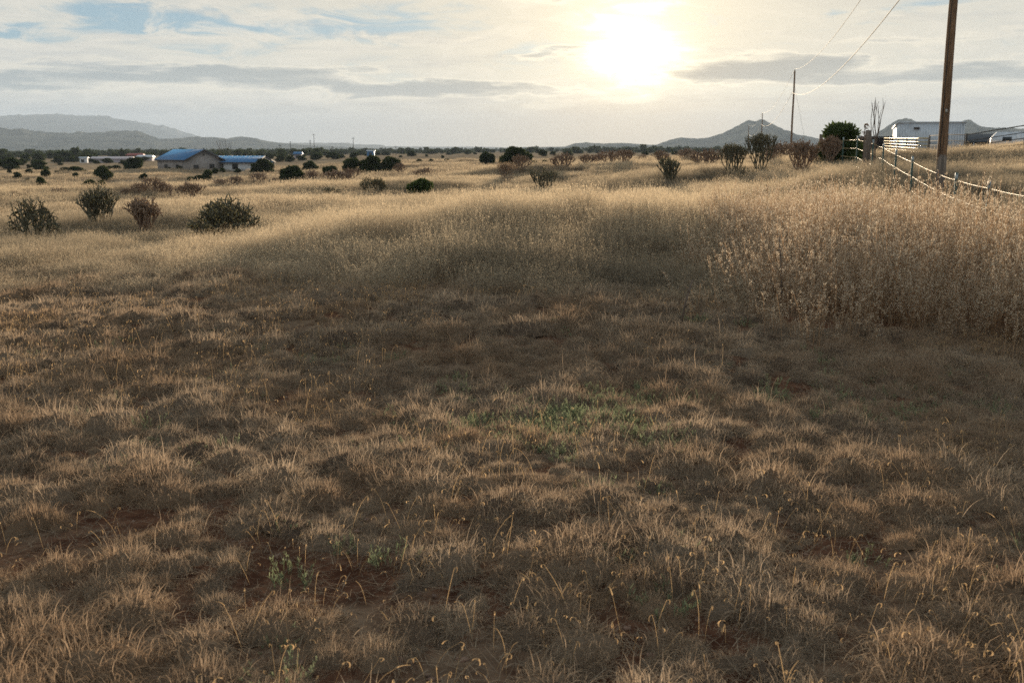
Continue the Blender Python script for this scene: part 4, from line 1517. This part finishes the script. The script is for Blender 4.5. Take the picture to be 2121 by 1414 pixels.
def heads_curly(seed, n, w, hw):
    rs = np.random.default_rng(seed)
    b, a, q = disc(rs, n, 0.09)
    az_ = rs.uniform(0, 6.283, n)
    L = rs.uniform(0.06, 0.19, n)
    st = ribbons(rs, n, b, az_, np.abs(rs.normal(size=n) * 0.30), rs.uniform(0.0, 0.9, n), L, np.full(n, w), 4, 1.6, 0.3, v=np.full(n, -0.6))
    tip = st[4][:, -1]
    tl = st[5]
    hl = rs.uniform(0.016, 0.036, n)
    cu = rs.uniform(0.3, 4.8, n)
    parts = [st[:4]]
    for fl in (0.0, 1.35):
        h = ribbons(rs, n, tip, az_, tl + 0.1, cu, hl, hw * rs.uniform(0.8, 1.3, n), 6, 1.0, 0.35, flat=np.full(n, fl), v=np.full(n, 0.6))
        parts.append(h[:4])
    return join(parts)


def meadow(seed, n, rad, w, lo, hi, seedk, seedsz, S=3):
    rs = np.random.default_rng(seed)
    b, a, q = disc(rs, n, rad, 0.55)
    L = rs.uniform(lo, hi, n)
    r = ribbons(rs, n, b, rs.uniform(0, 6.283, n), np.abs(rs.normal(size=n) * 0.16), rs.uniform(0.1, 0.95, n), L, w * rs.uniform(0.7, 1.3, n), S, 1.6, 0.7)
    parts = [r[:4]]
    if seedk:
        P = r[4]
        k = rs.integers(0, n, int(n * seedk))
        t = rs.uniform(0.68, 1.0, len(k))
        seg = np.minimum((t * S).astype(int), S - 1)
        f = (t * S - seg)[:, None]
        pts = P[k, seg] * (1 - f) + P[k, seg + 1] * f + rs.normal(size=(len(k), 3)) * seedsz * 0.8
        parts.append(flakes(rs, pts, np.full(len(k), seedsz), np.full(len(k), seedsz * 0.42)))
    return join(parts)


def weed(seed, n, H0, H1, sd, rad=0.48):
    rs = np.random.default_rng(seed)
    b, a, q = disc(rs, n, rad)
    L = rs.uniform(H0, H1, n)
    st = ribbons(rs, n, b, a + rs.normal(size=n) * 0.6, np.abs(rs.normal(size=n) * 0.09), rs.uniform(0.0, 0.3, n), L, np.full(n, 0.0055), 4, 1.3, 0.6, v=rs.random(n) * 0.6)
    P = st[4]
    stems = [st[:4]]
    k = np.repeat(np.arange(n), 12)
    t = rs.uniform(0.35, 0.98, len(k))
    seg = np.minimum((t * 4).astype(int), 3)
    f = (t * 4 - seg)[:, None]
    bp = P[k, seg] * (1 - f) + P[k, seg + 1] * f
    m = len(k)
    bl = rs.uniform(0.05, 0.15, m) * (1.25 - t)*1.6
    br = ribbons(rs, m, bp, rs.uniform(0, 6.283, m), rs.uniform(0.15, 0.75, m), rs.uniform(-0.35, 0.2, m), bl, np.full(m, 0.0028), 2, 1.0, 0.5, v=rs.random(m))
    stems.append(br[:4])
    BP = br[4]
    kk = rs.integers(0, m, int(m * sd))
    tt = rs.random(len(kk))[:, None]
    pts = BP[kk, 0] * (1 - tt) + BP[kk, 2] * tt + rs.normal(size=(len(kk), 3)) * 0.006
    seeds = flakes(rs, pts, np.full(len(kk), 0.021), np.full(len(kk), 0.0058), 1.2)
    return join(stems), join([seeds])


def forb(seed, stems, rad=0.08):
    """low sprigs: short stems set with tiny leaves"""
    rs = np.random.default_rng(seed)
    b, a, q = disc(rs, stems, rad)
    st = ribbons(rs, stems, b, a, np.abs(rs.normal(size=stems) * 0.4), rs.uniform(0, 0.6, stems), rs.uniform(0.03, 0.085, stems), np.full(stems, 0.0016), 3, 1.0, 0.4, v=np.full(stems, 0.1))
    P = st[4]
    k = np.repeat(np.arange(stems), 11)
    t = rs.uniform(0.2, 1.0, len(k)) * 2.999
    g_ = t.astype(int)
    f = (t - g_)[:, None]
    pts = P[k, g_] * (1 - f) + P[k, g_ + 1] * f
    m = len(k)
    lf = ribbons(rs, m, pts, rs.uniform(0, 6.283, m), rs.uniform(0.2, 1.2, m), rs.uniform(-0.3, 0.5, m), rs.uniform(0.009, 0.019, m), rs.uniform(0.003, 0.005, m), 2, 1.0, 0.6)
    return join([st[:4], lf[:4]])


def scatter(name, label, protos, P, rotz, tilt, scl, idx, category='grass'):
    """instances of the clump meshes on a cloud of points"""
    col = bpy.data.collections.new(name + '_clumps')
    for k, me in enumerate(protos):
        o = bpy.data.objects.new('%s_clump_%02d' % (name, k), me)
        col.objects.link(o)
    n = len(P)
    me = bpy.data.meshes.new(name)
    me.vertices.add(n)
    me.vertices.foreach_set('co', np.asarray(P, np.float32).reshape(-1))
    rot = np.concatenate([tilt, np.asarray(rotz)[:, None]], 1)
    for nm, ty, key, val in (('rot', 'FLOAT_VECTOR', 'vector', rot), ('scl', 'FLOAT_VECTOR', 'vector', scl)):
        a = me.attributes.new(nm, ty, 'POINT')
        a.data.foreach_set(key, np.asarray(val, np.float32).reshape(-1))
    a = me.attributes.new('idx', 'INT', 'POINT')
    a.data.foreach_set('value', np.asarray(idx, np.int32))
    o = link(name, me)
    ng = bpy.data.node_groups.new(name + '_nodes', 'GeometryNodeTree')
    ng.interface.new_socket('Geometry', in_out='INPUT', socket_type='NodeSocketGeometry')
    ng.interface.new_socket('Geometry', in_out='OUTPUT', socket_type='NodeSocketGeometry')
    gi, go = ng.nodes.new('NodeGroupInput'), ng.nodes.new('NodeGroupOutput')
    iop = ng.nodes.new('GeometryNodeInstanceOnPoints')
    ci = ng.nodes.new('GeometryNodeCollectionInfo')
    ci.inputs['Collection'].default_value = col
    ci.inputs['Separate Children'].default_value = True
    ci.inputs['Reset Children'].default_value = True

    def named(nm, ty):
        a = ng.nodes.new('GeometryNodeInputNamedAttribute')
        a.data_type = ty
        a.inputs[0].default_value = nm
        return a.outputs[0]
    L = ng.links.new
    L(gi.outputs[0], iop.inputs['Points'])
    L(ci.outputs[0], iop.inputs['Instance'])
    iop.inputs['Pick Instance'].default_value = True
    L(named('idx', 'INT'), iop.inputs['Instance Index'])
    L(named('rot', 'FLOAT_VECTOR'), iop.inputs['Rotation'])
    L(named('scl', 'FLOAT_VECTOR'), iop.inputs['Scale'])
    L(iop.outputs[0], go.inputs[0])
    md = o.modifiers.new('clumps', 'NODES')
    md.node_group = ng
    tag(o, label, category, kind='stuff')
    return o


def wedge(rs, n, r0, r1, half=0.60, pw=2.0):
    """points over the viewed ground, uniform by area, camera-side margin included"""
    r = np.sqrt(rs.uniform(r0 ** 2, r1 ** 2, n))
    th = rs.uniform(-half, half, n)
    return r * np.sin(th), r * np.cos(th), r, np.tan(th)


def lay(rs, name, label, protos, x, y, sc, szk=None, tiltk=0.12, category='grass', wts=None):
    n = len(x)
    z = height(x, y)
    s = np.repeat(sc[:, None], 3, 1)
    if szk is not None:
        s[:, 2] *= szk
    return scatter(name, label, protos, np.stack([x, y, z - 0.005], 1), rs.uniform(0, 6.283, n), rs.normal(size=(n, 2)) * tiltk, s, rs.integers(0, len(protos), n), category)


gn_a, gn_b, gn_c = VNoise(51), VNoise(52), VNoise(53)


def weed_zone(r, u):
    """0..1 where the tall pale weeds stand"""
    left = 0.255 - 0.05 * smooth01(r, 8, 14) + 0.04 * (fbm(gn_a, r * 0.9, u * 9, 3) - 0.5)
    front = 8.6 + 1.2 * (fbm(gn_b, u * 14, r * 0.1, 3) - 0.5) + 0.3 * smooth01(u, 0.35, 0.5)
    return smooth01(u, left - 0.10, left + 0.07) * smooth01(r, front - 1.2, front + 2.2) * (1 - smooth01(r, 16.5, 19.5))


def meadow_front(u):
    """distance at which the fine tall grass begins"""
    return 9.1 + 3.0 * smooth01(-u, 0.10, 0.30) + 2.2 * smooth01(-u, 0.30, 0.5)


M_GRIT = plain('grit', (0.17, 0.10, 0.068), 0.9, vary=0.5, scale=3)


def build_grass():
    rs = np.random.default_rng(77)
    # --- curly short grass, near
    pr = [proto('curly_tuft', k, tuft_curly(500 + k, 440, 0.125, 0.078, 0.0020), M_GRAMA) for k in range(14)]
    x1, y1, r1, u1 = grid_pts(rs, 0.215, 2.2, 8.4, 0.62, 0.45)
    x2, y2, r2, u2 = grid_pts(rs, 0.20, 2.2, 8.4, 0.62, 0.5)
    x, y, r, u = np.r_[x1, x2], np.r_[y1, y2], np.r_[r1, r2], np.r_[u1, u2]
    small = np.r_[np.zeros(len(x1), bool), np.ones(len(x2), bool)]
    bare = fbm(gn_a, x * 1.1, y * 1.1, 4)
    keep = (bare > 0.27 + 0.04 * (1 - smooth01(r, 2.6, 4.2))) & (weed_zone(r, u) < 0.6)
    green = np.exp(-(((u - 0.06) / 0.18) ** 2 + ((r - 5.7) / 0.9) ** 2))
    x, y, r, u, bare, green, small = (q[keep] for q in (x, y, r, u, bare, green, small))
    sc = (0.80 + 0.35 * smooth01(bare, 0.34, 0.68)) * np.where(small, rs.uniform(0.40, 0.75, len(x)), rs.uniform(0.60, 1.55, len(x))) * (1 - 0.25 * green)
    lay(rs, 'curly_grass', 'dry brown curly bunchgrass tufts with red soil between them', pr, x, y, sc, rs.uniform(0.75, 1.30, len(x)), 0.12)
    # --- the same further out, wider blades
    pr = [proto('curly_tuft', k, tuft_curly(540 + k, 240, 0.15, 0.09, 0.0036, 1.1), M_GRAMA) for k in range(10)]
    x, y, r, u = grid_pts(rs, 0.205, 8.1, 17.5, 0.62, 0.5)
    bare = fbm(gn_a, x * 0.9, y * 0.9, 4)
    mf = meadow_front(u)
    keep = (bare > 0.27) & (r < mf + 3.5) & (rs.random(len(x)) > 0.6 * smooth01(r, mf, mf + 3)) & (weed_zone(r, u) < 0.7)
    x, y, bare = x[keep], y[keep], bare[keep]
    sc = (0.80 + 0.4 * smooth01(bare, 0.33, 0.66)) * rs.uniform(0.5, 1.25, len(x))
    lay(rs, 'turf_grass', 'shaded dry turf between the curly bunchgrass and the tall meadow', pr, x, y, sc, rs.uniform(0.8, 1.4, len(x)), 0.10)
    # --- dead blades lying on the soil, and grit
    M_LIT = foliage('litter', (0.13, 0.09, 0.065), (0.40, 0.31, 0.22), None, 0.25)
    pr = []
    for k in range(6):
        q = np.random.default_rng(900 + k)
        n = 150
        b, a_, _ = disc(q, n, 0.26)
        b[:, 2] = q.uniform(0.0, 0.02, n)
        pr.append(proto('litter', k, join([ribbons(q, n, b, q.uniform(0, 6.283, n), q.uniform(1.2, 1.65, n), q.uniform(-0.3, 0.5, n), q.uniform(0.02, 0.09, n), q.uniform(0.0014, 0.003, n), 2, 1.0, 0.5)]), M_LIT))
    x, y, r, u = grid_pts(rs, 0.27, 2.2, 9.0, 0.62)
    lay(rs, 'litter', 'dead grass blades and chaff lying on the red soil', pr, x, y, rs.uniform(0.8, 1.3, len(x)), None, 0.04, 'litter')
    iv, it = ico()
    pr = []
    for k in range(4):
        q = np.random.default_rng(920 + k)
        vs2, fs2 = [], []
        for j in range(26):
            c = np.r_[q.uniform(-0.3, 0.3, 2), 0.002]
            vs2.append(iv * (1 + 0.2 * q.normal(size=(len(iv), 1))) * q.uniform(0.003, 0.011) * np.array([1.2, 1, 0.6]) + c)
            fs2.append(it + j * len(iv))
        pr.append(mesh('grit', np.concatenate(vs2), np.concatenate(fs2), M_GRIT))
    x, y, r, u = grid_pts(rs, 0.55, 2.2, 7.0, 0.62)
    lay(rs, 'grit', 'reddish grit and small pebbles on the bare soil', pr, x, y, rs.uniform(0.8, 1.3, len(x)), None, 0.0, 'pebbles')
    # --- curled seed heads
    pr = [proto('seed_stalks', k, heads_curly(560 + k, 4, 0.0014, 0.0036), M_HEAD) for k in range(9)]
    x, y, r, u = wedge(rs, 3000, 2.3, 13.0)
    dens = fbm(gn_c, x * 0.8 + 9, y * 0.8, 3)
    keep = (dens > 0.53 - 0.17 * (1 - smooth01(r, 3.0, 4.5))) & (weed_zone(r, u) < 0.5)
    x, y, r = x[keep], y[keep], r[keep]
    lay(rs, 'seed_heads', 'pale curled seed heads on thin stalks above the bunchgrass', pr, x, y, rs.uniform(0.75, 1.25, len(x)) * (1 + 0.25 * smooth01(r, 6, 12)), None, 0.10)
    # --- green forbs
    pr = [proto('forb', k, forb(580 + k, 22), M_FORB) for k in range(6)]
    x, y, r, u = wedge(rs, 7500, 2.5, 11.0)
    g_ = np.exp(-(((u - 0.06) / 0.15) ** 2 + ((r - 5.7) / 0.75) ** 2)) * 1.15 + 0.25 * np.exp(-(((u - 0.42) / 0.10) ** 2 + ((r - 6.8) / 0.8) ** 2)) + 0.035 * (r < 9)
    pt = fbm(gn_b, x * 1.7, y * 1.7, 3)
    keep = rs.random(len(x)) < g_ * smooth01(pt, 0.36, 0.60)
    x, y = x[keep], y[keep]
    lay(rs, 'green_forbs', 'low green sprouting forbs scattered in the dry bunchgrass', pr, x, y, rs.uniform(0.65, 1.25, len(x)), rs.uniform(0.9, 1.3, len(x)), 0.1, 'plants')
    # --- meadow, three distances
    pr = [proto('meadow_clump', k, meadow(600 + k, 400, 0.46, 0.0030, 0.18, 0.48, 1.9, 0.015), M_MEADOW) for k in range(8)]
    x, y, r, u = wedge(rs, 2900, 9.0, 31.0)
    mf = meadow_front(u) + 2.0 * (fbm(gn_a, x * 0.35 + 5, y * 0.35, 3) - 0.5)
    dn = fbm(gn_c, x * 0.45, y * 0.45, 3)
    keep = ((smooth01(r, mf - 0.7, mf + 1.2) > rs.random(len(x))) & (weed_zone(r, u) < 0.75) & (dn > 0.30))
    x, y, r, u, dn, mf = x[keep], y[keep], r[keep], u[keep], dn[keep], mf[keep]
    hs = (0.70 + 0.75 * smooth01(dn, 0.30, 0.70)) * (0.44 + 0.56 * smooth01(r, mf, mf + 4.5)) * (1.12 - 0.28 * smooth01(-u, 0.05, 0.3))
    lay(rs, 'meadow_grass', 'tall fine dry grass glowing in the low sun across the middle ground', pr, x, y, rs.uniform(0.85, 1.25, len(x)), hs, 0.09)
    pr = [proto('meadow_clump', k, meadow(620 + k, 420, 1.0, 0.0085, 0.20, 0.44, 1.0, 0.030), M_MEADOW) for k in range(7)]
    x, y, r, u = wedge(rs, 4200, 29.0, 78.0)
    dn = fbm(gn_c, x * 0.2, y * 0.2, 3)
    keep = dn > 0.30
    x, y, dn = x[keep], y[keep], dn[keep]
    lay(rs, 'slope_grass', 'dry grass covering the rising slope among the chollas', pr, x, y, rs.uniform(0.85, 1.25, len(x)), 0.70 + 0.6 * smooth01(dn, 0.3, 0.7), 0.08)
    pr = [proto('meadow_clump', k, meadow(640 + k, 420, 3.0, 0.028, 0.18, 0.40, 0.4, 0.08, 2), M_MEADOW) for k in range(6)]
    x, y, r, u = wedge(rs, 4200, 74.0, 230.0)
    dn = fbm(gn_c, x * 0.06, y * 0.06, 4)
    keep = (dn > 0.40) 
    x, y = x[keep], y[keep]
    lay(rs, 'pasture_grass', 'sparse dry grass on the pasture and valley floor around the house', pr, x, y, rs.uniform(0.8, 1.3, len(x)), None, 0.05)
    # --- tall pale weeds
    W = [weed(660 + k, 40, 0.42, 1.12, 3.6) for k in range(8)]
    protos = []
    for a, b in zip(W, range(8)):
        (V1, Q1, a1, h1), (V2, Q2, a2, h2) = a
        me = mesh('weed_clump', np.concatenate([V1, V2]), np.concatenate([Q1, Q2 + len(V1)]), M_WEED, {'vary': np.r_[a1, a2], 'hgt': np.r_[h1, h2]})
        me.materials.append(M_SEED)
        mi = np.zeros(len(me.polygons), np.int32)
        mi[len(Q1):] = 1
        me.polygons.foreach_set('material_index', mi)
        protos.append(me)
    x, y, r, u = wedge(rs, 1700, 6.5, 20.0, 0.66)
    z_ = weed_zone(r, u)
    keep = (rs.random(len(x)) < z_ ** 1.4 * (0.55 + 0.6 * fbm(gn_c, x * 0.8, y * 0.8, 2)))
    x, y, r, u, z_ = x[keep], y[keep], r[keep], u[keep], z_[keep]
    hs = (0.30 + 0.72 * smooth01(z_, 0.10, 1.0)) * (0.62 + 0.76 * fbm(gn_a, x * 0.7, y * 0.7, 3)) * (0.72 + 0.28 * smooth01(u, 0.22, 0.34))
    lay(rs, 'tall_weeds', 'dense stand of tall pale seeded weeds in front of the wire fence', protos, x, y, rs.uniform(0.85, 1.15, len(x)), hs, 0.06, 'weeds')
    # low weeds under the edge of the stand
    # --- far woodland seen as one dark mass
    fw = [juniper_meshes(700 + k, 1.0, 0.75, lobes=8, n=220, size=0.22)['crown'] for k in range(4)]
    x, y, r, u = wedge(rs, 16000, 430.0, 2100.0, 0.62)
    dn = fbm(gn_b, x * 0.006, y * 0.006, 4)
    k_ = 0.30 + 0.75 * smooth01(-u, -0.02, 0.28)
    keep = rs.random(len(x)) < k_ * smooth01(dn, 0.36, 0.60) * (0.35 + 0.65 * smooth01(r, 480, 800))
    x, y = x[keep], y[keep]
    lay(rs, 'far_woodland', 'dark belt of far juniper woodland below the hills', fw, x, y, rs.uniform(3.0, 6.5, len(x)), rs.uniform(0.7, 1.1, len(x)), 0.0, 'woodland')


build_grass()
print('SIZES', SIZES)

# ------------------------------------------------------------------ air
def build_haze():
    m, h = material('haze')
    pv = h.n('ShaderNodeVolumePrincipled')
    pv.inputs['Color'].default_value = (0.68, 0.82, 1.0, 1)
    pv.inputs['Density'].default_value = 0.8e-4
    pv.inputs['Anisotropy'].default_value = 0.15
    try:
        pv.inputs['Density Attribute'].default_value = ''
    except Exception:
        pass
    h.t.links.new(pv.outputs[0], h.out.inputs['Volume'])
    m.cycles.homogeneous_volume = True
    zlo, zhi = -16.0, 330.0
    g = Geo().box((0, 0, (zlo + zhi) / 2), (21000, 21000, zhi - zlo))
    o = g.part('haze', m)
    tag(o, 'thin pale evening haze over the whole plain', 'haze', kind='stuff')


build_haze()
